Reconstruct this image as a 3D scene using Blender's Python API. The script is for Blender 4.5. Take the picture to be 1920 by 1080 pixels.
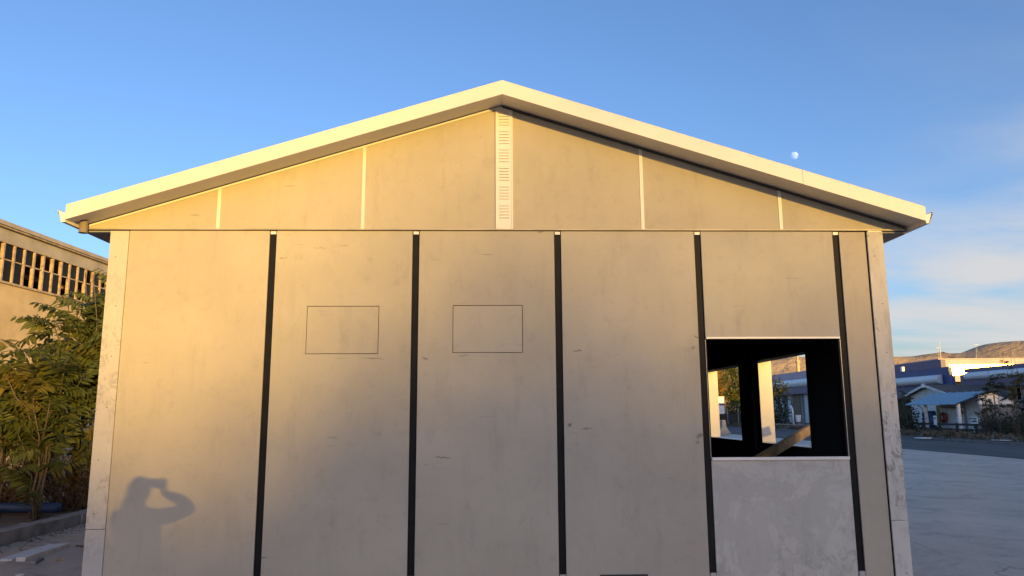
import bpy, math, random
import numpy as np
from math import sin, cos, tan, radians, pi, atan2, hypot, sqrt
from mathutils import Vector, Matrix, noise

random.seed(7); rng = np.random.default_rng(7)
for o in list(bpy.data.objects): bpy.data.objects.remove(o)
SC = bpy.context.scene
COL = SC.collection

# ------------------------------------------------------------------ camera
FPX = 1400.0
YAW, PITCH, ROLL = radians(1.645), radians(9.517), radians(-0.316)
CAM = Vector((-0.591, -6.444, 1.55))
fw = Vector((sin(YAW)*cos(PITCH), cos(YAW)*cos(PITCH), sin(PITCH)))
r0 = Vector((cos(YAW), -sin(YAW), 0)); u0 = r0.cross(fw)
rt = cos(ROLL)*r0 + sin(ROLL)*u0; up = -sin(ROLL)*r0 + cos(ROLL)*u0
cd = bpy.data.cameras.new('camera'); cam = bpy.data.objects.new('camera', cd); COL.objects.link(cam)
cam.matrix_world = Matrix(((rt.x, up.x, -fw.x, CAM.x), (rt.y, up.y, -fw.y, CAM.y), (rt.z, up.z, -fw.z, CAM.z), (0, 0, 0, 1)))
cd.sensor_width = 36; cd.lens = 36*FPX/1920; cd.clip_start = 0.02; cd.clip_end = 20000
SC.camera = cam
SC.render.resolution_x = 1024; SC.render.resolution_y = 576

# ------------------------------------------------------------------ sun, sky, exposure
SUN_AZ = radians(156.6)          # clockwise from +Y, behind the camera and to its right
SUN_EL = radians(4.32)
sdir = Vector((sin(SUN_AZ)*cos(SUN_EL), cos(SUN_AZ)*cos(SUN_EL), sin(SUN_EL)))
sl = bpy.data.lights.new('sun', 'SUN'); sl.energy = 2.3; sl.angle = radians(0.53); sl.color = (1.0, 0.59, 0.11)
so = bpy.data.objects.new('sun', sl); COL.objects.link(so)
so.rotation_euler = sdir.to_track_quat('Z', 'Y').to_euler(); so.location = (40, -90, 40)

W = bpy.data.worlds.new('World'); SC.world = W; W.use_nodes = True
nt = W.node_tree; nt.nodes.clear()
def wn(t, **k):
    n = nt.nodes.new(t)
    for a, b in k.items(): setattr(n, a, b)
    return n
wout = wn('ShaderNodeOutputWorld'); bg = wn('ShaderNodeBackground'); sky = wn('ShaderNodeTexSky')
sky.sky_type = 'NISHITA'; sky.sun_disc = False; sky.sun_elevation = SUN_EL; sky.sun_rotation = SUN_AZ
sky.altitude = 900; sky.air_density = 1.0; sky.dust_density = 3.0; sky.ozone_density = 3.0
bg.inputs['Strength'].default_value = 0.15
# thin high cloud: noise laid out on a flat layer of air above the place
tc = wn('ShaderNodeTexCoord'); sep = wn('ShaderNodeSeparateXYZ'); nt.links.new(tc.outputs['Generated'], sep.inputs[0])
zc = wn('ShaderNodeMath', operation='MAXIMUM'); nt.links.new(sep.outputs['Z'], zc.inputs[0]); zc.inputs[1].default_value = 0.0
za = wn('ShaderNodeMath', operation='ADD'); nt.links.new(zc.outputs[0], za.inputs[0]); za.inputs[1].default_value = 0.10
inv = wn('ShaderNodeMath', operation='DIVIDE'); inv.inputs[0].default_value = 1.0; nt.links.new(za.outputs[0], inv.inputs[1])
sc_ = wn('ShaderNodeVectorMath', operation='SCALE'); nt.links.new(tc.outputs['Generated'], sc_.inputs[0]); nt.links.new(inv.outputs[0], sc_.inputs['Scale'])
mp = wn('ShaderNodeMapping'); nt.links.new(sc_.outputs[0], mp.inputs[0])
mp.inputs['Rotation'].default_value = (0, 0, radians(-38)); mp.inputs['Scale'].default_value = (0.55, 1.25, 0.0); mp.inputs['Location'].default_value = (3.1, 1.7, 0)
nz = wn('ShaderNodeTexNoise'); nz.inputs['Scale'].default_value = 1.1; nz.inputs['Detail'].default_value = 7; nz.inputs['Roughness'].default_value = 0.52; nz.inputs['Distortion'].default_value = 0.35
nt.links.new(mp.outputs[0], nz.inputs['Vector'])
big = wn('ShaderNodeTexNoise'); big.inputs['Scale'].default_value = 0.55; big.inputs['Detail'].default_value = 2
nt.links.new(sc_.outputs[0], big.inputs['Vector'])
sep2 = wn('ShaderNodeSeparateXYZ'); nt.links.new(sc_.outputs[0], sep2.inputs[0])
bm = wn('ShaderNodeMath', operation='MULTIPLY_ADD'); nt.links.new(big.outputs['Fac'], bm.inputs[0]); bm.inputs[1].default_value = 1.6; nt.links.new(sep2.outputs['X'], bm.inputs[2])
br = wn('ShaderNodeMapRange', interpolation_type='SMOOTHSTEP'); nt.links.new(bm.outputs[0], br.inputs[0])      # the bank of thin cloud lies to one side of the place
br.inputs[1].default_value = 1.85; br.inputs[2].default_value = 3.0
cr = wn('ShaderNodeMapRange', interpolation_type='SMOOTHSTEP'); nt.links.new(nz.outputs['Fac'], cr.inputs[0])
cr.inputs[1].default_value = 0.28; cr.inputs[2].default_value = 0.60
cm = wn('ShaderNodeMath', operation='MULTIPLY'); nt.links.new(cr.outputs[0], cm.inputs[0]); nt.links.new(br.outputs[0], cm.inputs[1])
cm2 = wn('ShaderNodeMath', operation='MULTIPLY'); nt.links.new(cm.outputs[0], cm2.inputs[0]); cm2.inputs[1].default_value = 0.95
hsv = wn('ShaderNodeHueSaturation'); nt.links.new(sky.outputs[0], hsv.inputs['Color'])
hsv.inputs['Saturation'].default_value = 1.0; hsv.inputs['Value'].default_value = 1.0
mixc = wn('ShaderNodeMix', data_type='RGBA'); nt.links.new(cm2.outputs[0], mixc.inputs['Factor'])
tn = wn('ShaderNodeMix', data_type='RGBA', blend_type='MULTIPLY'); tn.inputs['Factor'].default_value = 1; tn.inputs['B'].default_value = (1.13, 0.965, 1.015, 1)
nt.links.new(hsv.outputs[0], tn.inputs['A']); nt.links.new(tn.outputs['Result'], mixc.inputs['A'])
mixc.inputs['B'].default_value = (1.60, 1.60, 1.62, 1)
nt.links.new(mixc.outputs['Result'], bg.inputs['Color']); nt.links.new(bg.outputs[0], wout.inputs[0])

SC.view_settings.view_transform = 'Standard'; SC.view_settings.look = 'None'
SC.view_settings.gamma = 1.0; SC.view_settings.use_curve_mapping = False
SC.view_settings.exposure = 1.53

# ------------------------------------------------------------------ pixel -> place
def ray(px, py): return fw + rt*((px-960)/FPX) - up*((py-540)/FPX)
def atY(px, py, Y):
    d = ray(px, py); return CAM + d*((Y-CAM.y)/d.y)
def atX(px, py, X):
    d = ray(px, py); return CAM + d*((X-CAM.x)/d.x)
def atZ(px, py, z=0.0):
    d = ray(px, py); return CAM + d*((z-CAM.z)/d.z)
def atD(px, py, D):
    d = ray(px, py); return CAM + d*(D/hypot(d.x, d.y))

# ------------------------------------------------------------------ mesh helpers
class MB:
    def __init__(s): s.v = []; s.f = []
    def add(s, vs, fs):
        b = len(s.v); s.v += [tuple(v) for v in vs]; s.f += [tuple(i+b for i in f) for f in fs]; return s
    def box(s, a, b):
        x0, y0, z0 = a; x1, y1, z1 = b
        return s.add([(x0,y0,z0),(x1,y0,z0),(x1,y1,z0),(x0,y1,z0),(x0,y0,z1),(x1,y0,z1),(x1,y1,z1),(x0,y1,z1)],
                     [(0,3,2,1),(4,5,6,7),(0,1,5,4),(1,2,6,5),(2,3,7,6),(3,0,4,7)])
    def prism(s, pts, a, b):
        """polygon in XZ extruded along Y from a to b"""
        n = len(pts)
        vs = [(x, a, z) for x, z in pts] + [(x, b, z) for x, z in pts]
        fs = [tuple(range(n)), tuple(range(2*n-1, n-1, -1))] + [(i, n+i, n+(i+1) % n, (i+1) % n) for i in range(n)]
        return s.add(vs, fs)
    def prismX(s, pts, a, b):
        """polygon in YZ extruded along X"""
        n = len(pts)
        vs = [(a, y, z) for y, z in pts] + [(b, y, z) for y, z in pts]
        fs = [tuple(range(n-1, -1, -1)), tuple(range(n, 2*n))] + [(i, (i+1) % n, n+(i+1) % n, n+i) for i in range(n)]
        return s.add(vs, fs)
    def tube(s, pts, rad, n=8, cap=True):
        pts = [Vector(p) for p in pts]
        if not hasattr(rad, '__len__'): rad = [rad]*len(pts)
        b = len(s.v); ref = Vector((0.31, 0.17, 0.93))
        for i, p in enumerate(pts):
            t = (pts[min(i+1, len(pts)-1)] - pts[max(i-1, 0)]).normalized()
            a = t.cross(ref)
            if a.length < 1e-3: a = t.cross(Vector((1, 0, 0)))
            a.normalize(); c = t.cross(a)
            for k in range(n):
                an = 2*pi*k/n; s.v.append(tuple(p + (a*cos(an) + c*sin(an))*rad[i]))
        for i in range(len(pts)-1):
            for k in range(n):
                k2 = (k+1) % n
                s.f.append((b+i*n+k, b+i*n+k2, b+(i+1)*n+k2, b+(i+1)*n+k))
        if cap:
            s.f.append(tuple(b+k for k in range(n-1, -1, -1))); e = b+(len(pts)-1)*n
            s.f.append(tuple(e+k for k in range(n)))
        return s
    def bar(s, p, q, w, h, upv=(0, 0, 1)):
        p = Vector(p); q = Vector(q); t = (q-p).normalized(); a = t.cross(Vector(upv))
        if a.length < 1e-3: a = t.cross(Vector((1, 0, 0)))
        a.normalize(); c = a.cross(t)
        vs = []
        for e in (p, q):
            for sx, sy in ((-1,-1),(1,-1),(1,1),(-1,1)): vs.append(e + a*(w/2*sx) + c*(h/2*sy))
        return s.add(vs, [(0,3,2,1),(4,5,6,7),(0,1,5,4),(1,2,6,5),(2,3,7,6),(3,0,4,7)])

def mesh(name, mb, mat, smooth=False):
    m = bpy.data.meshes.new(name); m.from_pydata(mb.v, [], mb.f); m.materials.append(mat); m.update()
    if smooth:
        m.polygons.foreach_set('use_smooth', [True]*len(m.polygons))
    return m
def wloc(o):
    v = Vector((0, 0, 0))
    while o is not None: v = v + o.location; o = o.parent
    return v
def part(name, mb, mat, parent=None, smooth=False, bevel=0, label=None):
    if parent is not None:
        L = wloc(parent); mb.v = [(x-L.x, y-L.y, z-L.z) for x, y, z in mb.v]
    o = bpy.data.objects.new(name, mesh(name, mb, mat, smooth)); COL.objects.link(o); o.parent = parent
    if bevel:
        b = o.modifiers.new('bevel', 'BEVEL'); b.width = bevel; b.segments = 2; b.limit_method = 'ANGLE'; b.angle_limit = radians(35)
    if label: o['label'] = label
    return o
def tag(o, label, cat, group=None):
    o['label'] = label; o['category'] = cat
    if group: o['group'] = group
    return o
def thing(name, label, cat, loc=(0, 0, 0), group=None):
    o = bpy.data.objects.new(name, None); COL.objects.link(o); o.location = loc; o.empty_display_size = 0.2
    return tag(o, label, cat, group)
def struct(o): o['kind'] = 'structure'; return o
def stuff(o): o['kind'] = 'stuff'; return o
B = lambda a, b: MB().box(a, b)

# ------------------------------------------------------------------ materials
def newmat(name):
    m = bpy.data.materials.new(name); m.use_nodes = True; t = m.node_tree
    return m, t, t.nodes['Principled BSDF']
def mixnode(t, a, b, fac, mode='MIX'):
    n = t.nodes.new('ShaderNodeMix'); n.data_type = 'RGBA'; n.blend_type = mode
    for sock, v in (('A', a), ('B', b)):
        if isinstance(v, (tuple, list)): n.inputs[sock].default_value = (*v[:3], 1)
        else: t.links.new(v, n.inputs[sock])
    if isinstance(fac, (int, float)): n.inputs['Factor'].default_value = fac
    else: t.links.new(fac, n.inputs['Factor'])
    return n.outputs['Result']
def noisenode(t, vec, scale, detail=4, rough=0.55, stretch=None, dist=0.0):
    if stretch:
        m = t.nodes.new('ShaderNodeMapping'); m.inputs['Scale'].default_value = stretch; t.links.new(vec, m.inputs[0]); vec = m.outputs[0]
    n = t.nodes.new('ShaderNodeTexNoise'); n.inputs['Scale'].default_value = scale; n.inputs['Detail'].default_value = detail
    n.inputs['Roughness'].default_value = rough; n.inputs['Distortion'].default_value = dist
    t.links.new(vec, n.inputs['Vector']); return n.outputs['Fac']
def ramp(t, v, a, b, lo=0.0, hi=1.0):
    n = t.nodes.new('ShaderNodeMapRange'); n.interpolation_type = 'SMOOTHSTEP'; t.links.new(v, n.inputs[0])
    for i, x in enumerate((a, b, lo, hi)): n.inputs[i+1].default_value = x
    return n.outputs[0]
def posnode(t): return t.nodes.new('ShaderNodeNewGeometry').outputs['Position']
def bump(t, p, h, strength=0.2, dist=0.005):
    n = t.nodes.new('ShaderNodeBump'); n.inputs['Strength'].default_value = strength; n.inputs['Distance'].default_value = dist
    t.links.new(h, n.inputs['Height']); t.links.new(n.outputs[0], p.inputs['Normal'])
def basic(name, c, rough=0.6, metal=0.0, var=0.18, scale=3.0, bumps=0.1, spec=0.5, dirt=None, dscale=1.2):
    m, t, p = newmat(name); P = posnode(t)
    n1 = noisenode(t, P, scale, 5); d = tuple(x*(1-var) for x in c); l = tuple(min(1, x*(1+var)) for x in c)
    col = mixnode(t, d, l, ramp(t, n1, 0.3, 0.7))
    if dirt:
        n3 = noisenode(t, P, dscale, 6, 0.65, stretch=(1, 1, 0.35)); col = mixnode(t, col, dirt, ramp(t, n3, 0.52, 0.75, 0, 0.7))
    t.links.new(col, p.inputs['Base Color']); p.inputs['Roughness'].default_value = rough; p.inputs['Metallic'].default_value = metal
    p.inputs['Specular IOR Level'].default_value = spec
    if bumps:
        n2 = noisenode(t, P, scale*14, 3); bump(t, p, n2, bumps, 0.004)
    return m

# scuffs on the cement boards: (px, py, half length m, half height m, tilt deg, strength)
SCUFF = [(700, 672, .10, .006, 2, .5), (640, 672, .06, .005, 0, .3), (798, 672, .035, .010, 24, .5), (870, 667, .06, .006, -4, .4),
         (830, 858, .075, .006, 4, .7), (800, 871, .02, .005, 0, .5), (1083, 658, .045, .006, -12, .7), (1068, 797, .026, .012, -35, .7), (1100, 803, .05, .006, -6, .7),
         (1306, 632, .03, .010, 15, .6), (1300, 652, .02, .012, -40, .5), (1312, 817, .035, .022, -30, .55), (1308, 830, .02, .02, 30, .4), (492, 1046, .045, .008, -8, .7),
         (530, 484, .04, .004, -2, .6), (645, 461, .05, .006, 0, .35), (600, 465, .07, .006, 0, .3), (540, 441, .03, .004, -6, .5), (1014, 434, .03, .012, 0, .5),
         (768, 815, .006, .045, 4, .4), (742, 797, .006, .02, 30, .35), (620, 836, .05, .005, 0, .3), (830, 983, .07, .004, -3, .35)]
def boardmat(name, base, light, dark, blot=0.5, pale=0.0, scuffs=True, wear=0.0):
    m, t, p = newmat(name); P = posnode(t)
    oi = t.nodes.new('ShaderNodeObjectInfo')
    offs = t.nodes.new('ShaderNodeVectorMath'); offs.operation = 'SCALE'; offs.inputs[0].default_value = (7, 3, 11); t.links.new(oi.outputs['Random'], offs.inputs['Scale'])
    Pv = t.nodes.new('ShaderNodeVectorMath'); Pv.operation = 'ADD'; t.links.new(P, Pv.inputs[0]); t.links.new(offs.outputs[0], Pv.inputs[1]); Q = Pv.outputs[0]
    col = mixnode(t, base, light, ramp(t, noisenode(t, Q, 0.9, 4, 0.6), 0.35, 0.7))
    streak = noisenode(t, Q, 3.6, 10, 0.68, stretch=(2.0, 1, 0.40))
    col = mixnode(t, col, dark, ramp(t, streak, 0.5, 0.78, 0, blot))
    blob = noisenode(t, Q, 2.6, 10, 0.72, dist=0.5)
    col = mixnode(t, col, tuple(x*0.75 for x in dark), ramp(t, blob, 0.60, 0.76, 0, blot*0.7))
    if pale:
        pl = noisenode(t, Q, 2.9, 11, 0.74, dist=0.7)
        col = mixnode(t, col, (.60, .578, .525), ramp(t, pl, 0.49, 0.55, 0, pale))
    if wear:
        we = noisenode(t, Q, 7.5, 9, 0.74, stretch=(1.3, 1, 0.8), dist=1.4); wg = noisenode(t, Q, 1.6, 3)
        wm = t.nodes.new('ShaderNodeMath'); wm.operation = 'MULTIPLY'; t.links.new(ramp(t, we, 0.51, 0.57), wm.inputs[0]); t.links.new(ramp(t, wg, 0.42, 0.58, 0, wear), wm.inputs[1])
        col = mixnode(t, col, tuple(x*0.62 for x in dark), wm.outputs[0])
    # short dry dashes left by handling
    dash = noisenode(t, Q, 5.0, 3, 0.5, stretch=(0.55, 1, 9))
    gate = noisenode(t, Q, 3.1, 2)
    mu = t.nodes.new('ShaderNodeMath'); mu.operation = 'MULTIPLY'; t.links.new(ramp(t, dash, 0.68, 0.76), mu.inputs[0]); t.links.new(ramp(t, gate, 0.52, 0.62), mu.inputs[1])
    col = mixnode(t, col, (0.12, 0.10, 0.085), mu.outputs[0] if False else ramp(t, mu.outputs[0], 0.0, 1.0, 0, 0.40))
    mot = noisenode(t, Q, 9, 9, 0.72, dist=0.3)
    col = mixnode(t, col, tuple(x*0.85 for x in dark), ramp(t, mot, 0.50, 0.74, 0, 0.32))
    speck = noisenode(t, Q, 38, 2)
    col = mixnode(t, col, tuple(x*0.6 for x in dark), ramp(t, speck, 0.72, 0.80, 0, 0.5))
    fine = noisenode(t, Q, 140, 3, 0.7)
    col = mixnode(t, col, tuple(x*1.18 for x in light), ramp(t, fine, 0.45, 0.8, 0, 0.35))
    if scuffs:
        w = t.nodes.new('ShaderNodeTexNoise'); w.inputs['Scale'].default_value = 26; w.inputs['Detail'].default_value = 3; t.links.new(P, w.inputs['Vector'])
        ws = t.nodes.new('ShaderNodeVectorMath'); ws.operation = 'MULTIPLY_ADD'; t.links.new(w.outputs['Color'], ws.inputs[0]); ws.inputs[1].default_value = (.05, 0, .035)
        t.links.new(P, ws.inputs[2])
        tot = None
        for px, py, hl, hh, an, st in SCUFF:
            c = atY(px, py, 0)
            mp_ = t.nodes.new('ShaderNodeMapping'); mp_.vector_type = 'TEXTURE'; t.links.new(ws.outputs[0], mp_.inputs[0])
            mp_.inputs['Location'].default_value = (c.x+.025, 0, c.z+.0175); mp_.inputs['Rotation'].default_value = (0, radians(an), 0); mp_.inputs['Scale'].default_value = (hl, 1.0, hh)
            ln = t.nodes.new('ShaderNodeVectorMath'); ln.operation = 'LENGTH'; t.links.new(mp_.outputs[0], ln.inputs[0])
            v = ramp(t, ln.outputs['Value'], 1.25, 0.25, 0, st)
            if tot is None: tot = v
            else:
                mx = t.nodes.new('ShaderNodeMath'); mx.operation = 'MAXIMUM'; t.links.new(tot, mx.inputs[0]); t.links.new(v, mx.inputs[1]); tot = mx.outputs[0]
        col = mixnode(t, col, (0.07, 0.06, 0.055), tot)
    tint = t.nodes.new('ShaderNodeMix'); tint.data_type = 'RGBA'; tint.blend_type = 'MULTIPLY'; tint.inputs['Factor'].default_value = 1
    t.links.new(col, tint.inputs['A']); t.links.new(oi.outputs['Color'], tint.inputs['B'])
    t.links.new(tint.outputs['Result'], p.inputs['Base Color'])
    p.inputs['Roughness'].default_value = 0.7; p.inputs['Specular IOR Level'].default_value = 0.3
    bump(t, p, noisenode(t, Q, 90, 4, 0.7), 0.12, 0.003)
    return m

M = {}
M['board'] = boardmat('cement_board', (.420, .386, .316), (.474, .436, .358), (.315, .288, .243), 0.5)
M['board_grey'] = boardmat('grey_cement_board', (.47, .45, .40), (.51, .49, .435), (.36, .34, .30), 0.6, pale=0.55, scuffs=False, wear=0.35)
M['corner'] = boardmat('pale_corner_board', (.48, .455, .415), (.53, .505, .46), (.38, .355, .325), 0.5, pale=0.15, scuffs=False, wear=0.45)
M['corner_worn'] = boardmat('worn_corner_board', (.56, .535, .485), (.62, .595, .54), (.32, .30, .27), 0.8, pale=0.2, scuffs=False, wear=0.85)
M['white'] = basic('white_painted_steel', (.72, .69, .62), 0.42, 0, 0.03, 1.5, 0.02)
M['whitebar'] = basic('white_trim', (.80, .78, .74), 0.4, 0, 0.03, 4, 0.0)
M['black'] = basic('black_membrane', (.045, .045, .05), 0.75, 0, 0.2, 2, 0.05, spec=0.2)
M['post'] = basic('black_post', (.007, .007, .009), 0.6, 0, 0.3, 6, 0.05, spec=0.2, dirt=(.02, .019, .018))
M['zinc'] = basic('zinc', (.40, .40, .40), 0.45, 0.3, 0.1, 20, 0.0)
M['flash'] = basic('dull_flashing', (.40, .36, .29), 0.5, 0.2, 0.2, 3, 0.0)
M['trimshade'] = basic('shaded_trim', (.07, .062, .055), 0.7, 0, 0.2, 6, 0.0)  # roof-edge shade put into the colour of the right raking trim
M['slot'] = basic('slot_dark', (.20, .17, .14), 0.8, 0, 0.1, 5, 0)
M['rooftin'] = basic('roof_sheet', (.55, .54, .52), 0.5, 0.2, 0.08, 2, 0.0)
M['timber'] = basic('timber', (.42, .26, .11), 0.7, 0, 0.35, 7, 0.3)
M['floor'] = basic('floor_dark', (.06, .06, .06), 0.85, 0, 0.2, 2, 0.1)
M['soil'] = basic('soil', (.12, .10, .08), 0.95, 0, 0.35, 1.5, 0.6)
M['kerb'] = basic('kerb_concrete', (.20, .19, .175), 0.9, 0, 0.3, 4, 0.6, dirt=(.07, .065, .05))
M['plaster'] = basic('cream_plaster', (.58, .46, .27), 0.85, 0, 0.14, 1.2, 0.25, dirt=(.36, .28, .19), dscale=0.8)
M['cornice'] = basic('cornice_concrete', (.42, .39, .34), 0.85, 0, 0.12, 2, 0.2, dirt=(.25, .23, .2))
M['steelframe'] = basic('rusty_cream_frame', (.46, .36, .24), 0.6, 0, 0.25, 9, 0.1, dirt=(.22, .11, .05), dscale=5)
M['pipe'] = basic('blue_pipe', (.016, .038, .10), 0.55, 0, 0.15, 6, 0.0)
M['galv'] = basic('galvanised', (.34, .34, .34), 0.5, 0.4, 0.15, 10, 0.0)
M['bark'] = basic('bark', (.11, .085, .06), 0.9, 0, 0.3, 14, 0.4)
M['twig'] = basic('dry_twig', (.085, .058, .042), 0.9, 0, 0.3, 10, 0.0)
M['green_stem'] = basic('green_stem', (.16, .15, .07), 0.7, 0, 0.2, 10, 0.0)
M['tin_blue'] = basic('blue_tin', (.22, .36, .45), 0.45, 0.15, 0.12, 2.5, 0.0, dirt=(.22, .27, .3))
M['whitewood'] = basic('white_boards', (.78, .77, .75), 0.75, 0, 0.1, 3, 0.1, dirt=(.5, .5, .48))
M['whitewall'] = basic('white_render', (.74, .73, .72), 0.8, 0, 0.08, 0.6, 0.1, dirt=(.3, .3, .3), dscale=0.5)
M['purple'] = basic('purple_cladding', (.115, .10, .19), 0.5, 0, 0.1, 0.6, 0.0)
M['lavender'] = basic('lavender_cladding', (.50, .37, .45), 0.5, 0, 0.1, 0.35, 0.0)
M['blue'] = basic('blue_cladding', (.035, .06, .21), 0.45, 0, 0.12, 0.5, 0.0)
M['whiteband'] = basic('white_cladding', (.85, .85, .86), 0.35, 0, 0.04, 0.5, 0.0)
M['mirror'] = basic('polished_cladding', (.85, .66, .26), 0.24, 1.0, 0.03, 0.3, 0.0)
M['brown'] = basic('brown_door', (.14, .09, .05), 0.6, 0, 0.2, 3, 0.0)
M['greypil'] = basic('grey_pilaster', (.24, .25, .26), 0.7, 0, 0.15, 2, 0.0)
M['glass'] = basic('dark_glass', (.010, .011, .013), 0.25, 0, 0.2, 2, 0.0, spec=0.12)
M['litglass'] = basic('lit_window_glass', (.30, .24, .09), 0.25, 0, 0.2, 2, 0.0)  # yellow light of the windows put into the glass colour
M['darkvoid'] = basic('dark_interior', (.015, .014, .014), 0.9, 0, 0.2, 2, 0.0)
M['brownroof'] = basic('brown_roof', (.10, .085, .075), 0.85, 0, 0.2, 2, 0.2)
M['red'] = basic('red_hose', (.30, .035, .03), 0.5, 0, 0.2, 12, 0.0)
M['barrel'] = basic('blue_barrel', (.02, .09, .26), 0.4, 0, 0.1, 5, 0.0)
M['ochre'] = basic('ochre_board', (.26, .17, .04), 0.8, 0, 0.2, 3, 0.0)
M['stone'] = basic('rough_stone', (.24, .22, .19), 0.95, 0, 0.3, 3, 0.6)
M['conc_block'] = basic('concrete_block', (.34, .33, .31), 0.9, 0, 0.15, 3, 0.3)
M['tower'] = basic('tower_stone', (.62, .50, .30), 0.8, 0, 0.1, 2, 0.0)
M['offcut'] = basic('pale_offcut', (.55, .54, .51), 0.6, 0, 0.08, 8, 0.05)
M['darkwood'] = basic('dark_fence_wood', (.05, .042, .036), 0.85, 0, 0.25, 5, 0.1)
M['skin'] = basic('skin', (.45, .28, .20), 0.5, 0, 0.08, 9, 0.0)
M['shirt'] = basic('grey_shirt', (.16, .17, .19), 0.9, 0, 0.12, 18, 0.2)
M['hair'] = basic('dark_hair', (.02, .016, .012), 0.6, 0, 0.2, 60, 0.3)
M['phone'] = basic('phone_black', (.02, .02, .022), 0.2, 0, 0.1, 5, 0)

def concmat():
    m, t, p = newmat('yard_concrete'); P = posnode(t)
    col = mixnode(t, (.39, .31, .232), (.51, .41, .315), ramp(t, noisenode(t, P, 0.35, 7, 0.62), 0.3, 0.7))
    col = mixnode(t, col, (.24, .19, .145), ramp(t, noisenode(t, P, 0.9, 10, 0.78, dist=0.8), 0.46, 0.66, 0, 0.85))
    col = mixnode(t, col, (.60, .50, .40), ramp(t, noisenode(t, P, 2.3, 7, 0.7, stretch=(0.6, 1.7, 1), dist=0.5), 0.58, 0.72, 0, 0.5))
    col = mixnode(t, col, (.21, .165, .135), ramp(t, noisenode(t, P, 9, 5, 0.75), 0.55, 0.72, 0, 0.6))
    col = mixnode(t, col, (.08, .07, .06), ramp(t, noisenode(t, P, 30, 3, 0.6), 0.64, 0.74, 0, 0.7))
    # hairline cracks
    vo = t.nodes.new('ShaderNodeTexVoronoi'); vo.feature = 'DISTANCE_TO_EDGE'; vo.inputs['Scale'].default_value = 0.16
    wv = t.nodes.new('ShaderNodeTexNoise'); wv.inputs['Scale'].default_value = 0.9; wv.inputs['Detail'].default_value = 6; t.links.new(P, wv.inputs['Vector'])
    wa = t.nodes.new('ShaderNodeVectorMath'); wa.operation = 'MULTIPLY_ADD'; t.links.new(wv.outputs['Color'], wa.inputs[0]); wa.inputs[1].default_value = (2.2, 2.2, 0); t.links.new(P, wa.inputs[2])
    t.links.new(wa.outputs[0], vo.inputs['Vector'])
    col = mixnode(t, col, (.09, .075, .06), ramp(t, vo.outputs['Distance'], 0.004, 0.0, 0, 0.7))
    # pale drag marks
    dr = noisenode(t, P, 1.1, 2, 0.5, stretch=(0.16, 5.5, 1), dist=0.25)
    col = mixnode(t, col, (.58, .52, .46), ramp(t, dr, 0.72, 0.76, 0, 0.6))
    t.links.new(col, p.inputs['Base Color']); p.inputs['Roughness'].default_value = 0.45; p.inputs['Specular IOR Level'].default_value = 0.5
    bump(t, p, noisenode(t, P, 11, 9, 0.8), 0.7, 0.03); return m
M['yard'] = concmat()
def asphalt():
    m, t, p = newmat('asphalt'); P = posnode(t)
    col = mixnode(t, (.045, .045, .048), (.085, .083, .082), ramp(t, noisenode(t, P, 0.35, 6, 0.6, stretch=(2.5, 0.4, 1)), 0.3, 0.7))
    col = mixnode(t, col, (.14, .13, .12), ramp(t, noisenode(t, P, 40, 3), 0.62, 0.75, 0, 0.6))
    t.links.new(col, p.inputs['Base Color']); p.inputs['Roughness'].default_value = 0.85
    bump(t, p, noisenode(t, P, 60, 3), 0.4, 0.01); return m
M['asphalt'] = asphalt()
def hillmat():
    m, t, p = newmat('dry_grass_hill'); P = posnode(t)
    col = mixnode(t, (.42, .315, .20), (.56, .43, .28), ramp(t, noisenode(t, P, 0.004, 6, 0.6), 0.3, 0.7))
    col = mixnode(t, col, (.17, .14, .10), ramp(t, noisenode(t, P, 0.016, 7, 0.65), 0.55, 0.70, 0, 0.65))
    t.links.new(col, p.inputs['Base Color']); p.inputs['Roughness'].default_value = 0.95; p.inputs['Specular IOR Level'].default_value = 0.1
    bump(t, p, noisenode(t, P, 0.03, 7, 0.65), 0.9, 14.0); return m
M['hill'] = hillmat()
def leafmat(name, a, b, c, transl=0.35):
    m, t, p = newmat(name); P = posnode(t)
    g = t.nodes.new('ShaderNodeNewGeometry'); oi = t.nodes.new('ShaderNodeObjectInfo')
    col = mixnode(t, a, b, g.outputs['Random Per Island'])
    col = mixnode(t, col, c, ramp(t, noisenode(t, P, 1.3, 3), 0.50, 0.72, 0, 0.8))
    tint = t.nodes.new('ShaderNodeMix'); tint.data_type = 'RGBA'; tint.blend_type = 'MULTIPLY'; tint.inputs['Factor'].default_value = 1
    t.links.new(col, tint.inputs['A']); t.links.new(oi.outputs['Color'], tint.inputs['B']); col = tint.outputs['Result']
    t.links.new(col, p.inputs['Base Color']); p.inputs['Roughness'].default_value = 0.45; p.inputs['Specular IOR Level'].default_value = 0.35
    tr = t.nodes.new('ShaderNodeBsdfTranslucent'); t.links.new(col, tr.inputs['Color'])
    ms = t.nodes.new('ShaderNodeMixShader'); ms.inputs[0].default_value = transl
    t.links.new(p.outputs[0], ms.inputs[1]); t.links.new(tr.outputs[0], ms.inputs[2])
    t.links.new(ms.outputs[0], t.nodes['Material Output'].inputs[0]); return m
M['leaf'] = leafmat('ailanthus_leaf', (.09, .125, .038), (.18, .20, .056), (.28, .24, .07), 0.5)
M['leafdark'] = leafmat('dark_shrub_leaf', (.035, .05, .025), (.06, .075, .035), (.09, .08, .04))
M['leafgold'] = leafmat('sunlit_poplar_leaf', (.36, .235, .05), (.46, .30, .07), (.27, .22, .06), 0.5)  # gold of the low sun put into the leaf colour
M['leafgreen'] = leafmat('green_poplar_leaf', (.15, .17, .035), (.22, .235, .05), (.28, .23, .05), 0.5)
M['weed'] = leafmat('dry_weed', (.10, .08, .05), (.17, .13, .08), (.07, .075, .035), 0.15)
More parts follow.
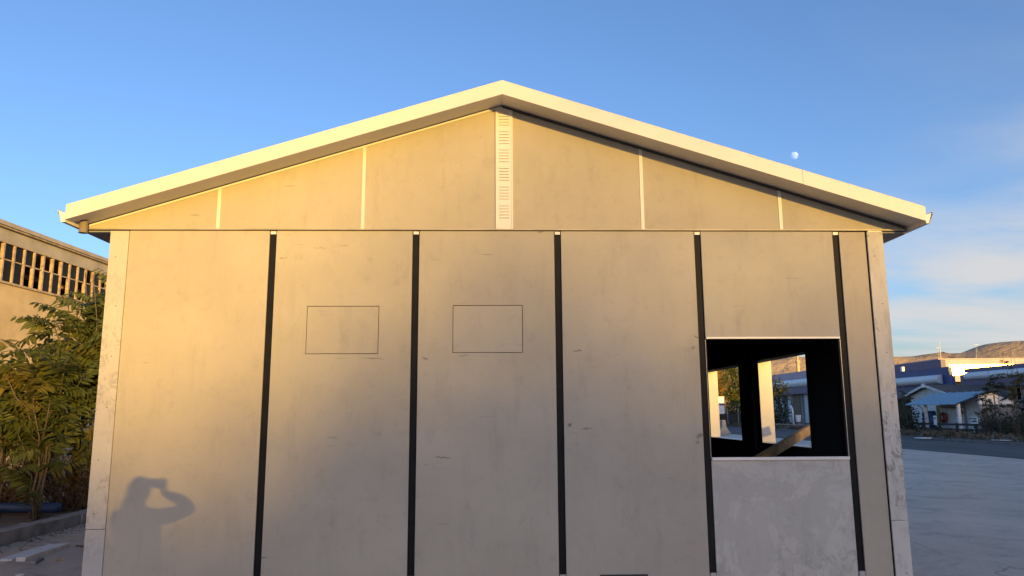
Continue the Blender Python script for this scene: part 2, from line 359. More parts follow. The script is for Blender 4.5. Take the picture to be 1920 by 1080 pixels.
M['weedbrown'] = leafmat('shaded_withered_leaf', (.05, .036, .024), (.085, .06, .036), (.05, .05, .025), 0.15)  # dry brown leaf, coloured darker for the shade under the trees
M['shadewood'] = leafmat('shade_wood_leaf', (.05, .06, .03), (.08, .09, .04), (.09, .08, .04), 0.1)

# ------------------------------------------------------------------ ground, yard, road
def sheet(name, x0, x1, y0, y1, z, mat):
    return struct(part(name, MB().add([(x0, y0, z), (x1, y0, z), (x1, y1, z), (x0, y1, z)], [(0, 1, 2, 3)]), mat))
sheet('ground', -7000, 7000, -7000, 7000, -0.12, M['soil'])
struct(part('yard', B((-6.5, -70, -0.16), (16.5, 75, 0.0)), M['yard']))
sheet('road', 16.4, 24.05, -180, 420, -0.055, M['asphalt'])
mbv = MB(); nx, ny = 20, 90
for j in range(ny+1):
    for i in range(nx+1):
        x = 24.2 + 22*i/nx; y = 8 + 120*j/ny
        mbv.v.append((x, y, 0.03 + 0.10*(i > 0)*noise.noise(Vector((x*0.5, y*0.5, 3))) + (0.10 if i > 1 else 0)))
for j in range(ny):
    for i in range(nx):
        a = j*(nx+1)+i; mbv.f.append((a, a+1, a+nx+2, a+nx+1))
struct(part('verge', mbv, M['soil'], smooth=True))
kb = bpy.data.objects.new('kerb', None); COL.objects.link(kb); struct(kb); kb.location = (24.1, 28, 0)
kmesh = mesh('kerb_stone', B((-0.09, -0.49, -0.1), (0.09, 0.49, 0.05)), M['kerb'])
for i in range(64):
    o = bpy.data.objects.new('kerb_stone', kmesh); COL.objects.link(o); o.parent = kb
    o.location = (random.uniform(-.012, .012), 18 - 28 + i, random.uniform(-.012, .012)); o.rotation_euler.z = random.uniform(-.015, .015)
kl = bpy.data.objects.new('kerb', None); COL.objects.link(kl); struct(kl); kl.location = (-6.68, 6, 0)
kmesh2 = mesh('kerb_stone', B((-0.13, -0.495, -0.16), (0.13, 0.495, 0.15)), M['kerb'])
for i in range(30):
    o = bpy.data.objects.new('kerb_stone', kmesh2); COL.objects.link(o); o.parent = kl
    o.location = (random.uniform(-.012, .012), -9.5 + i, random.uniform(-.02, .012)); o.rotation_euler.z = random.uniform(-.015, .015)
# rough planting strip beyond the left kerb
mbs = MB(); nx, ny = 24, 80
for j in range(ny+1):
    for i in range(nx+1):
        x = -13.5 + 6.72*i/nx; y = -14 + 48*j/ny
        mbs.v.append((x, y, 0.02 + 0.10*noise.noise(Vector((x*0.9, y*0.9, 0))) + 0.03*noise.noise(Vector((x*3, y*3, 5)))))
for j in range(ny):
    for i in range(nx):
        a = j*(nx+1)+i; mbs.f.append((a, a+1, a+nx+2, a+nx+1))
struct(part('planting_strip', mbs, M['soil'], smooth=True))

# ------------------------------------------------------------------ hills
def crest(az):
    xs = [-60, -30, 0, 14, 18.4, 20.5, 23, 26, 28.8, 31.3, 32.6, 34.1, 35.1, 36.1, 40, 50, 80]
    es = [2.2, 2.6, 3.0, 3.1, 3.45, 3.85, 3.92, 3.75, 3.71, 3.75, 3.87, 4.22, 4.33, 4.37, 4.2, 3.6, 2.5]
    return np.interp(az, xs, es)
mbh = MB(); NA, NR = 420, 90
for j in range(NR+1):
    tt = j/NR; r = 420 + 2700*tt**1.25
    for i in range(NA+1):
        az = -60 + 140*i/NA; a = radians(az); x, y = r*sin(a), r*cos(a)
        rc = 2150 + 260*noise.noise(Vector((az*0.07, 4, 0)))
        H = (rc)*tan(radians(crest(az)*1.04))
        s = min(1.0, max(0.0, (r-1780)/(rc-1780))); prof = 0.03*min(1, max(0, (r-450)/1100)) + 0.94*s**1.15
        if r > rc: prof = max(0.25, 1-((r-rc)/900)**1.3*0.6)
        rid = noise.fractal(Vector((x/420, y/420, 1.7)), 0.9, 2.1, 5)
        gul = 1-abs(noise.noise(Vector((az*0.42+0.8*noise.noise(Vector((r/380, az*0.2, 2))), r/1500, 9))))*2
        amp = min(1.0, max(0, (r-1700)/200)) * min(1.0, abs(r-rc)/170)
        z = -0.3 + H*prof + amp*(30*rid - 26*gul*(0.3+0.7*s))
        mbh.v.append((x, y, max(-0.3, z)))
for j in range(NR):
    for i in range(NA):
        a = j*(NA+1)+i; mbh.f.append((a, a+1, a+NA+2, a+NA+1))
struct(part('hills', mbh, M['hill'], smooth=True))

# ------------------------------------------------------------------ unseen wood added behind the camera, its crowns shaped to shade the wall
LW = 190.0
sh = Vector((sin(SUN_AZ), cos(SUN_AZ), 0)); lat = Vector((-cos(SUN_AZ), sin(SUN_AZ), 0))
lat = Vector((0.918, 0.397, 0))
def skyline(u):      # tree-top height along the wood, set for the shade it casts
    return float(np.interp(u, [-140, -60, -25, -12, -7, -5.6, -4.6, -3.6, -2.8, -2, -0.5, 1, 2.4, 3.6, 5, 8, 14, 30, 60, 110, 180],
                              [13, 14.5, 13.5, 14.2, 15.0, 15.5, 15.95, 15.45, 15.15, 15.72, 16.3, 15.9, 15.9, 15.8, 15.7, 17.6, 19.5, 20.5, 21, 21, 19]))
vs = []; fs = []
def leafquads(C, S):
    n = len(C); a = rng.normal(size=(n, 3)); a /= np.linalg.norm(a, axis=1)[:, None]
    b = rng.normal(size=(n, 3)); b -= a*(a*b).sum(1)[:, None]; b /= np.linalg.norm(b, axis=1)[:, None]
    S = np.asarray(S)[:, None]
    V = np.stack([C-a*S-b*S*.35, C+a*S-b*S*.35, C+a*S+b*S*.35, C-a*S+b*S*.35], 1).reshape(-1, 3)
    F = np.arange(4*n).reshape(n, 4); return V, F
def np_part(name, V, F, mat, parent=None):
    if parent is not None: V = V - np.array(wloc(parent))
    m = bpy.data.meshes.new(name); m.from_pydata(V.tolist(), [], F.tolist()); m.materials.append(mat); m.update()
    o = bpy.data.objects.new(name, m); COL.objects.link(o); o.parent = parent; return o
C = []; S = []
base = sh*LW
for k in range(26000):
    u = random.uniform(-16, 22) if k < 16000 else random.uniform(-140, 180)
    h = skyline(u) + 0.5*noise.noise(Vector((u*0.6, 0, 4)))
    z = random.uniform(0.45, 1.0)**0.8*h if random.random() < .8 else h*random.uniform(.3, 1)
    d = random.uniform(-3, 3)
    p = base + lat*u + sh*d; C.append((p.x, p.y, z)); S.append(random.uniform(.25, .55) if k < 16000 else random.uniform(.5, 1.1))
for k in range(620):         # loose shoots added above the crowns to soften the shade
    u = random.uniform(-4.5, 12); h = skyline(u); f = min(1, max(0.0, (u+2.8)/3.4))
    z = h + f*abs(random.gauss(0, 1.5)); p = base + lat*u + sh*random.uniform(-2, 2); C.append((p.x, p.y, z)); S.append(random.uniform(.12, .26))
for k in range(300):          # thin higher crown added to half-shade the gable
    u = random.triangular(-2.2, 3.3, 1.2); p = base + lat*u + sh*random.uniform(-2, 2); C.append((p.x, p.y, random.uniform(15.2, 20.2))); S.append(random.uniform(.12, .26))
V, F = leafquads(np.array(C), S)
stuff(np_part('shade_wood', V, F, M['shadewood']))
struct(part('shade_bank', (lambda mb: mb.add([tuple(base+lat*u+sh*o_+Vector((0, 0, z))) for u in np.linspace(-140, 180, 161) for o_, z in ((-5, -.2), (0, skyline(u)*0.88-0.3), (5, -.2))],
     [(3*i+k, 3*i+k+1, 3*i+k+4, 3*i+k+3) for i in range(160) for k in (0, 1)]))(MB()), M['soil']))

# ------------------------------------------------------------------ the moon
d = ray(1489, 292).normalized(); mc = CAM + d*6000; mr = 6000*tan(radians(0.275))
mm, t, p = newmat('moon_rock'); t.nodes.remove(p)
df = t.nodes.new('ShaderNodeBsdfDiffuse'); tr = t.nodes.new('ShaderNodeBsdfTransparent'); ad = t.nodes.new('ShaderNodeAddShader')
obn = t.nodes.new('ShaderNodeTexCoord').outputs['Object']
t.links.new(mixnode(t, (.16, .22, .36), (.34, .47, .70), ramp(t, noisenode(t, obn, 0.06, 4), 0.4, 0.62)), df.inputs['Color'])
t.links.new(df.outputs[0], ad.inputs[0]); t.links.new(tr.outputs[0], ad.inputs[1]); t.links.new(ad.outputs[0], t.nodes['Material Output'].inputs[0])
mb = MB(); q = (-d).to_track_quat('Z', 'Y')
rings, seg = 16, 32
for i in range(rings+1):
    th = (pi/2)*i/rings
    for k in range(seg):
        ph = 2*pi*k/seg; mb.v.append(tuple(q @ (Vector((sin(th)*cos(ph), sin(th)*sin(ph), cos(th)))*mr)))
for i in range(rings):
    for k in range(seg): mb.f.append((i*seg+k, (i+1)*seg+k, (i+1)*seg+(k+1) % seg, i*seg+(k+1) % seg))
mo = part('moon', mb, mm, smooth=True); mo.location = mc; tag(mo, 'pale gibbous moon in the clear blue sky above the roof', 'moon')

# ------------------------------------------------------------------ the prefabricated building
bld = thing('prefabricated_building', 'unfinished prefabricated building of tan cement boards with white gable roof and empty window', 'building', (-0.49, 0, 0))
XL, XR, ZT, ZB = -3.90, 2.92, 3.142, 0.14
DEPTH = 7.2
PT = 0.014           # board thickness
GAP = 0.031
SILL, LINT = 1.169, 2.185
posts = [-2.5, -1.25, 0.0, 1.25, 2.5]
def framed(x0, x1, z0, z1, hole=None, mat='board', col=(1, 1, 1), y=0.0, name='wall_panel'):
    mb = MB()
    if hole is None: mb.box((x0, y, z0), (x1, y+PT, z1))
    else:
        a, b, c, e = hole    # x0 x1 z0 z1
        vs = []
        for yy in (y, y+PT):
            vs += [(x0, yy, z0), (x1, yy, z0), (x1, yy, z1), (x0, yy, z1), (a, yy, c), (b, yy, c), (b, yy, e), (a, yy, e)]
        fr = [(0, 1, 5, 4), (1, 2, 6, 5), (2, 3, 7, 6), (3, 0, 4, 7)]
        fs = fr + [tuple(8+i for i in reversed(f)) for f in fr]
        for i in range(4):
            j = (i+1) % 4; fs.append((i, i+8, j+8, j)); fs.append((4+i, 4+j, 12+j, 12+i))
        mb.add(vs, fs)
    o = part(name, mb, M[mat], bld, bevel=0.0015); o.color = (*col, 1); return o
framed(-3.742, posts[0]-GAP, ZB, ZT, col=(1.02, 1.0, .97))
for (a, b, ho) in ((posts[0]+GAP, posts[1]-GAP, (-2.18, -1.559, 2.058, 2.474)), (posts[1]+GAP, posts[2]-GAP, (-0.922, -0.315, 2.064, 2.479))):
    pn = framed(a, b, ZB, ZT, ho, col=(1, 1, .99))
    g = 0.0052
    pl = part('cut_out_plate', B((ho[0]+g, 0.0008, ho[2]+g), (ho[1]-g, PT, ho[3]-g)), M['board'], pn); pl.color = (.985, .985, .985, 1)
framed(posts[2]+GAP, posts[3]-GAP, ZB, ZT, col=(1.0, 1.0, 1.0))
framed(posts[3]+GAP, posts[4]-GAP, LINT+.012, ZT, mat='board', col=(.97, .985, 1.0))['label'] = 'board above the window opening'
framed(posts[3]+GAP, posts[4]-GAP, ZB, SILL-.024, mat='board_grey', y=0.004)['label'] = 'greyer mottled board under the window opening'
framed(posts[4]+GAP, 2.766, ZB, ZT-.004, col=(1.0, .98, .95))
for x in posts:
    mb = B((x-GAP-.012, PT+.004, ZB), (x+GAP+.012, 0.10, ZT-.012)); po = part('post', mb, M['post'], bld)
    part('top_bracket', B((x-GAP+.008, 0.001, ZT-.030), (x+GAP-.008, PT+.003, ZT-.004)), M['whitebar'], po)
    part('base_bracket', B((x-GAP+.008, 0.001, ZB-.02), (x+GAP-.004, PT+.003, ZB+.095)), M['zinc'], po)
# corner boards in two lengths
for (x0, x1, mt, zj, nm) in ((XL, -3.742, 'corner', 0.633, 'corner_board'), (2.778, XR, 'corner_worn', 0.643, 'corner_board')):
    for (za, zb) in ((ZB-.04, zj-.002), (zj+.002, ZT-.006)):
        o = part(nm, B((x0, -0.016, za), (x1, -0.002, zb)), M[mt], bld, bevel=0.001)
        mb = MB(); xc = (x0+x1)/2
        z = za+0.12
        while z < zb-.06:
            for dx in ((-.02,) if int(z*10) % 2 else (.015,)):
                mb.tube([(xc+dx, -0.0175, z), (xc+dx, -0.015, z)], 0.0058, 8)
            z += 0.43
        stuff(part('screw_heads', mb, M['slot'], o))
    # board on the side face, returning round the corner
    xs = (x0+.002, x0+.014) if x0 == XL else (x1-.014, x1-.002)
    part('corner_return', B((xs[0], 0.0, ZB-.04), (xs[1], 0.16, ZT-.006)), M[mt], bld)
part('corner_cap', B((2.79, -0.014, ZT-.005), (2.915, 0.01, ZT+.004)), M['whitebar'], bld)
# dark lining behind the boards
part('wall_lining', MB().box((XL+.02, 0.012+PT+.082, ZB), (posts[3]+GAP, 0.12, ZT+.02)).box((posts[4]-GAP, 0.108, ZB), (XR-.02, 0.12, ZT+.02))
     .box((posts[3]+GAP, 0.108, ZB), (posts[4]-GAP, 0.12, SILL-.02)).box((posts[3]+GAP, 0.108, LINT+.01), (posts[4]-GAP, 0.12, ZT+.02)), M['black'], bld)
for xa, xb in zip([XL+.02] + [x+GAP+.0135 for x in posts if x != 1.25], [x-GAP-.0135 for x in posts] [:4] + [XR-.016]):
    part('backing_membrane', B((xa, PT+.003, ZB), (xb, PT+.007, ZT)), M['black'], bld)
# window opening: head and sill trims, black reveals
wo = part('window_opening', B((posts[3]+GAP, 0.02, LINT+.002), (posts[4]-GAP, .107, LINT+.010)), M['black'], bld)
part('sill_reveal', B((posts[3]+GAP, 0.02, SILL-.022), (posts[4]-GAP, .107, SILL-.014)), M['black'], wo)
part('head_trim', B((posts[3]+GAP+.003, -0.008, LINT-.006), (posts[4]-GAP-.003, 0.019, LINT+.0115)), M['whitebar'], wo, bevel=0.002)
part('sill_trim', B((posts[3]+GAP+.003, -0.014, SILL-.0235), (posts[4]-GAP-.003, 0.019, SILL+.001)), M['whitebar'], wo, bevel=0.002)
part('frame_edge', B((posts[3]+GAP-.003, 0.006, SILL), (posts[3]+GAP, 0.018, LINT-.01)), M['zinc'], wo)
part('frame_edge', B((posts[4]-GAP-.002, 0.006, SILL), (posts[4]-GAP+.003, 0.018, LINT-.01)), M['zinc'], wo)
# low slot in a panel
a0, a1 = atY(1125, 1079, 0), atY(1215, 1079, 0)
part('floor_slot', B((a0.x, -0.003, a0.z-.06), (a1.x, 0.001, a0.z+.006)), M['black'], bld)
# drip flashing between wall and gable
part('drip_flashing', MB().prism([(XL-.21, ZT+.005), (3.13, ZT+.005), (3.13, ZT+.0155), (XL-.21, ZT+.0155)], -0.022, 0.03), M['flash'], bld)
# gable
APX, APZ, SL = -0.49, 4.297, 0.3105
def gz(x): return APZ - SL*abs(x-APX)
cuts = [-4.105, -2.985, -1.722, -0.545, -0.397, 0.765, 2.012, 3.125]
sw = 0.016
edges = [(-4.105, -2.985-sw), (-2.985+sw, -1.722-sw), (-1.722+sw, -0.548), (-0.394, 0.765-sw), (0.765+sw, 2.012-sw), (2.012+sw, 3.125)]
GB = ZT+.019
for i, (a, b) in enumerate(edges):
    pts = [(a, GB), (b, GB), (b, max(GB+.004, gz(b))), (a, max(GB+.004, gz(a)))]
    o = part('gable_panel', MB().prism(pts, -0.002, 0.012), M['board'], bld); o.color = (1.0, .985, .93, 1)  # tint puts some of the sun's gold into the gable boards
for x in (-2.985, -1.722, 0.765, 2.012):
    part('joint_strip', MB().prism([(x-sw+.001, GB), (x+sw-.001, GB), (x+sw-.001, gz(x+sw)+.004), (x-sw+.001, gz(x-sw)+.004)], -0.007, 0.010), M['white'], bld)
part('gable_backing', MB().prism([(XL-.15, GB-.01), (3.07, GB-.01), (APX, APZ+.01)], 0.016, 0.05), M['black'], bld)
va, vb = -0.547, -0.395
vst = part('vent_strip', MB().prism([(va, GB), (vb, GB), (vb, gz(vb)), (APX, APZ), (va, gz(va))], -0.010, 0.010), M['white'], bld)
part('side_fold', B((va-.001, -0.016, GB), (va+.012, -0.009, gz(va)-.004)), M['white'], vst)
part('side_fold', B((vb-.012, -0.016, GB), (vb+.001, -0.009, gz(vb)-.004)), M['white'], vst)
zt0 = atY(945, 213.5, 0).z
for gk in range(6):
    for sk in range(5):
        z = zt0 - gk*0.1735 - sk*0.0275
        lv = part('louvre', MB().prismX([(-0.0098, z+.0055), (-0.0155, z-.001), (-0.0140, z-.002), (-0.0098, z+.0025)], va+.030, va+.121), M['white'], vst)
        part('slot', B((va+.030, -0.0108, z-.0042), (va+.121, -0.0099, z+.000)), M['slot'], lv)
# raking trims under the roof; the right one is coloured dark for its shade
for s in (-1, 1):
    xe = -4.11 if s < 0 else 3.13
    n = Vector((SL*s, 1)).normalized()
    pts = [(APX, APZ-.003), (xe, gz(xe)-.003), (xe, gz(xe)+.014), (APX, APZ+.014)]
    part('raking_trim', MB().prism(pts, -0.012, 0.012), M['white' if s < 0 else 'trimshade'], bld)
# roof: sloping sandwich sheets, barge boards, soffits
OV = 0.30
RZ = 4.297           # underside at the ridge
for s in (-1, 1):
    xe = -4.14 if s < 0 else 3.16
    ze = RZ - SL*abs(xe-APX)
    # verge soffit
    part('verge_soffit', MB().prism([(APX, RZ+.022), (xe, ze+.022), (xe, ze+.034), (APX, RZ+.034)], -OV+.006, 0.016), M['white'], bld)
    xa = APX + s*0.35
    part('roof_sheet', MB().prism([(APX, RZ+.045), (xe, ze+.045), (xe, ze+.118), (APX, RZ+.118)], -OV+.012, DEPTH+.3), M['rooftin'], bld)
    # barge board(s)
    joints = [APX, xe] if s < 0 else [APX, 2.108, xe]
    for a, b in zip(joints[:-1], joints[1:]):
        a2 = a + (0.0025*s if a != APX else 0); b2 = b
        za, zb = RZ-SL*abs(a2-APX), RZ-SL*abs(b2-APX)
        off = 0.0 if not (s > 0 and a != APX) else 0.0
        bb = part('barge_board', MB().prism([(a2, za), (b2, zb), (b2, zb+.125), (a2, za+.125)], -OV-off, -OV+.004), M['white'], bld)
        part('bottom_fold', MB().prism([(a2, za+.0005), (b2, zb+.0005), (b2, zb+.006), (a2, za+.006)], -OV+.0045, -OV+.035), M['white'], bb)
        part('top_fold', MB().prism([(a2, za+.1245), (b2, zb+.1245), (b2, zb+.1285), (a2, za+.1285)], -OV-.001, -OV+.10), M['white'], bb)
    if s > 0:
        part('joint_cover', MB().prism([(2.104, RZ-SL*(2.104-APX)-.001), (2.112, RZ-SL*(2.112-APX)-.001), (2.112, RZ-SL*(2.112-APX)+.126), (2.104, RZ-SL*(2.104-APX)+.126)], -OV+.0042, -OV+.008), M['slot'], bld)
    # eave box: flat soffit beside the wall, fascia and gutter
    x0, x1 = ((-4.13, XL-.002) if s < 0 else (XR+.002, 3.15))
    part('eave_soffit', B((x0, 0.0, ZT-.014), (x1, DEPTH, ZT-.002)), M['greypil'], bld)
    xo = -4.135 if s < 0 else 3.155
    part('eave_fascia', B((min(xo, xo-.008*s), 0.03, ZT-.016), (max(xo, xo-.008*s), DEPTH+.28, ze+.06)), M['white'], bld)
    g0 = xe + s*0.002; gzb = ze-.018
    prof = [(g0, gzb+.075), (g0, gzb), (g0+s*.035, gzb), (g0+s*.058, gzb+.06), (g0+s*.066, gzb+.105), (g0+s*.072, gzb+.105)]
    inner = [(g0+s*.069, gzb+.100), (g0+s*.0555, gzb+.0615), (g0+s*.033, gzb+.003), (g0+s*.003, gzb+.003), (g0+s*.003, gzb+.075)]
    pts = prof + inner
    if s < 0: pts = pts[::-1]
    gu = part('gutter', MB().prism(pts, -OV+.01, DEPTH+.3), M['white'], bld)
    part('stop_end', MB().prism([(g0+s*.003, gzb+.003), (g0+s*.033, gzb+.003), (g0+s*.055, gzb+.06), (g0+s*.066, gzb+.098), (g0+s*.003, gzb+.075)][::-s], -OV+.022, -OV+.026), M['whitebar'], gu)
part('ridge_cap', MB().prism([(APX, RZ+.122), (APX-.15, RZ+.122-.15*SL), (APX-.15, RZ+.130-.15*SL), (APX, RZ+.134), (APX+.15, RZ+.130-.15*SL), (APX+.15, RZ+.122-.15*SL)], -OV+.1, DEPTH+.3), M['rooftin'], bld)
# outlet stub of the left gutter
oc = atY(156, 432, -0.10)
part('gutter_outlet', MB().tube([(oc.x, -0.10, oc.z+.09), (oc.x, -0.10, oc.z-.022)], 0.034, 14).tube([(oc.x, -0.10, oc.z-.0225), (oc.x, -0.10, oc.z-.018)], 0.038, 14), M['slot'], bld, smooth=False)
# side and back walls
openings = [(1.47, 2.90), (3.66, 5.16)]
part('side_wall', B((XL, 0.165, ZB), (XL+.014, DEPTH, ZT-.016)), M['board'], bld)
part('side_lining', B((XL+.02, 0.125, ZB), (XL+.13, DEPTH-.13, ZT)), M['black'], bld)
ys = [0.165] + [v for o_ in openings for v in o_] + [DEPTH]
mo_, ml = MB(), MB()
for i in range(0, len(ys), 2):
    mo_.box((XR-.014, ys[i], ZB), (XR, ys[i+1], ZT-.016)); ml.box((XR-.15, max(.125, ys[i]), ZB), (XR-.02, min(DEPTH-.13, ys[i+1]), ZT))
for (a, b) in openings:
    mo_.box((XR-.014, a, ZB), (XR, b, SILL)).box((XR-.014, a, LINT), (XR, b, ZT-.016))
    ml.box((XR-.15, a, ZB), (XR-.02, b, SILL)).box((XR-.15, a, LINT), (XR-.02, b, ZT))
part('side_wall', mo_, M['board'], bld); part('side_lining', ml, M['black'], bld)
for (a, b) in openings:
    w = part('side_window_opening', B((XR-.152, b-.010, SILL+.008), (XR+.012, b-.001, LINT-.004)), M['whitebar'], bld)
    part('jamb', B((XR-.10, a+.001, SILL+.008), (XR+.012, a+.006, LINT-.004)), M['black'], w)
    part('sill_board', B((XR-.155, a+.001, SILL+.001), (XR+.015, b-.001, SILL+.0075)), M['whitebar'], w)
    part('head_board', B((XR-.10, a+.001, LINT-.0035), (XR+.012, b-.001, LINT-.001)), M['black'], w)
part('back_wall', B((XL+.02, DEPTH-.014, ZB), (XR-.02, DEPTH, ZT)), M['board'], bld)
part('back_lining', B((XL+.13, DEPTH-.12, ZB), (XR-.15, DEPTH-.02, ZT)), M['black'], bld)
part('back_gable', MB().prism([(XL-.15, GB-.01), (3.07, GB-.01), (APX, APZ+.01)], DEPTH-.02, DEPTH), M['board'], bld)
part('ceiling', B((XL+.02, 0.125, ZT+.001), (XR-.02, DEPTH-.02, ZT+.012)), M['black'], bld)
part('floor_slab', B((XL+.005, 0.002, -0.02), (XR-.005, DEPTH-.005, ZB-.002)), M['floor'], bld)
# inner studs beside the side openings
part('inner_stud', B((XR-.19, 3.05, ZB), (XR-.152, 3.46, ZT)), M['black'], bld)
# timber leaning out through the side window
p1 = atX(1527, 800, 3.15); p2 = atX(1400, 876, 1.95)
tag(part('timber_plank', MB().bar(p1, p2, 0.045, 0.10, upv=(0, 0, 1)), M['timber']), 'bare timber plank slanting through the side window inside the empty building', 'plank')

# ------------------------------------------------------------------ photographer whose shadow falls on the wall, and phone
ph = thing('phone', 'black phone held sideways in both hands by the photographer', 'phone', CAM - fw*0.02)
def local_box(cx, cy, cz, hx, hy, hz):
    mb = MB(); o = CAM
    c = o + rt*cx + up*cy + fw*cz
    vs = [c + rt*(sx*hx) + up*(sy*hy) + fw*(sz*hz) for sx, sy, sz in ((-1,-1,-1),(1,-1,-1),(1,1,-1),(-1,1,-1),(-1,-1,1),(1,-1,1),(1,1,1),(-1,1,1))]
    return mb.add(vs, [(0,3,2,1),(4,5,6,7),(0,1,5,4),(1,2,6,5),(2,3,7,6),(3,0,4,7)])
part('body', local_box(0, 0, -0.026, .080, .038, .004), M['phone'], ph)
part('screen', local_box(0, 0, -0.0305, .076, .035, .0004), M['glass'], ph)

def skinned(name, chains, mat, parent=None, sub=1, root=0):
    """chains: list of lists of (x,y,z,r); a chain may start with an int index of an existing vertex"""
    verts, rad, ed = [], [], []
    for ch in chains:
        prev = None
        for e in ch:
            if isinstance(e, int): prev = e; continue
            verts.append(e[:3]); rad.append(e[3]); i = len(verts)-1
            if prev is not None: ed.append((prev, i))
            prev = i
    if parent is not None:
        L = wloc(parent); verts = [(x-L.x, y-L.y, z-L.z) for x, y, z in verts]
    m = bpy.data.meshes.new(name); m.from_pydata(verts, ed, []); m.materials.append(mat)
    o = bpy.data.objects.new(name, m); COL.objects.link(o); o.parent = parent
    o.modifiers.new('skin', 'SKIN').use_smooth_shade = True
    if not m.skin_vertices: bpy.context.view_layer.objects.active = o; m.skin_vertices if m.skin_vertices else None
    for i, r in enumerate(rad):
        m.skin_vertices[0].data[i].radius = (r, r); m.skin_vertices[0].data[i].use_root = (i == root)
    ss = o.modifiers.new('sub', 'SUBSURF'); ss.levels = sub; ss.render_levels = sub
    return o
px0, py0 = -0.565, -6.76
person = thing('person', 'photographer in a grey top and dark trousers holding a phone up with both hands', 'person', (px0, py0, 0))
RW, LWr = (-0.470, -6.545, 1.495), (-0.712, -6.545, 1.495)
body = [[(px0+.03, py0, 0.90, .185), (px0+.03, py0, 1.04, .18), (px0+.015, py0, 1.19, .18), (px0, py0, 1.30, .145), (px0-.01, py0+.015, 1.375, .058), (px0-.02, py0+.03, 1.42, .055)],
        [3, (-.41, py0, 1.30, .075), (-.33, -6.66, 1.315, .070), (-.235, -6.53, 1.345, .056), (-.34, -6.53, 1.425, .050), (RW[0]+.035, RW[1]-.01, RW[2]-.03, .030), (*RW, .028)],
        [3, (-.72, py0, 1.30, .075), (-.77, -6.66, 1.25, .056), (-.80, -6.55, 1.215, .046), (-.77, -6.54, 1.35, .041), (LWr[0]-.02, LWr[1]-.01, LWr[2]-.04, .030), (*LWr, .028)],
        [0, (px0+.12, py0, .80, .105), (px0+.125, py0+.01, .47, .066), (px0+.125, py0-.02, .26, .055), (px0+.125, py0-.02, .075, .042), (px0+.135, py0+.14, .035, .038)],
        [0, (px0-.07, py0, .80, .105), (px0-.105, py0+.01, .47, .066), (px0-.115, py0-.02, .26, .055), (px0-.115, py0-.02, .075, .042), (px0-.125, py0+.14, .035, .038)]]
skinned('clothed_body', body, M['shirt'], person, 2)
# head with face
hm = MB(); hc = Vector((px0-.025, py0+.05, 1.503)); NR_, NS = 20, 24
for i in range(NR_+1):
    th = pi*i/NR_
    for k in range(NS):
        phh = 2*pi*k/NS
        dx, dy, dz = sin(th)*cos(phh), sin(th)*sin(phh), cos(th)
        r = Vector((dx*.081, dy*.100, dz*.114))
        if dz < 0: r.x *= 1-.28*dz*dz; r.y = r.y*(1-.12*dz*dz)+.012*(-dz)
        if dy > 0.3:
            r.y += .026*math.exp(-(dx/.16)**2 - ((dz+.12)/.14)**2)      # nose
            for sx in (-1, 1): r.y -= .010*math.exp(-((dx-sx*.38)/.16)**2 - ((dz-.08)/.10)**2)   # eye sockets
            r.y += .006*math.exp(-(dx/.25)**2 - ((dz+.48)/.07)**2)       # lips
        if abs(dx) > .93: r.x *= 1+.16*math.exp(-((dz+.02)/.22)**2)     # ears
        hm.v.append(tuple(hc + r))
for i in range(NR_):
    for k in range(NS): hm.f.append((i*NS+k, (i+1)*NS+k, (i+1)*NS+(k+1) % NS, i*NS+(k+1) % NS))
hd = part('head', hm, M['skin'], person, smooth=True)
hh = MB()
for i in range(13):
    th = pi*0.62*i/12
    for k in range(NS):
        phh = 2*pi*k/NS; dx, dy, dz = sin(th)*cos(phh), sin(th)*sin(phh), cos(th)
        if dy > 0 and dz < .45: dy *= .25; 
        hh.v.append(tuple(hc + Vector((dx*.090, dy*.108-.004, dz*.122))))
for i in range(12):
    for k in range(NS): hh.f.append((i*NS+k, (i+1)*NS+k, (i+1)*NS+(k+1) % NS, i*NS+(k+1) % NS))
part('hair', hh, M['hair'], hd, smooth=True)
for sx in (-1, 1):
    e = hc + Vector((sx*.029, .083, .010)); mbx = MB()
    mbx.tube([e+Vector((0, -.006, 0)), e+Vector((0, .004, 0))], [.012, .009], 10); part('eye', mbx, M['glass'], hd, smooth=True)
for sgn, wr in ((1, RW), (-1, LWr)):
    wx, wy, wz = wr; palm = [(wx, wy, wz, .026), (wx-sgn*.012, wy+.035, wz+.025, .030), (wx-sgn*.018, wy+.055, wz+.045, .026)]
    ch = [palm]
    for k in range(4):      # fingers curl round the phone's short end, behind the lens plane
        bz = wz+.085-k*.024; ch.append([2 if k < 3 else 1, (wx-sgn*.012, wy+.075, bz-.005, .0095), (wx-sgn*.030, wy+.092, bz, .009), (wx-sgn*.052+sgn*.004*k, wy+.095, bz+.002, .008)])
    ch.append([1, (wx-sgn*.035, wy+.045, wz+.02, .011), (wx-sgn*.055, wy+.055, wz+.045, .0095), (wx-sgn*.062, wy+.058, wz+.062, .0085)])
    skinned('hand', ch, M['skin'], person, 1)

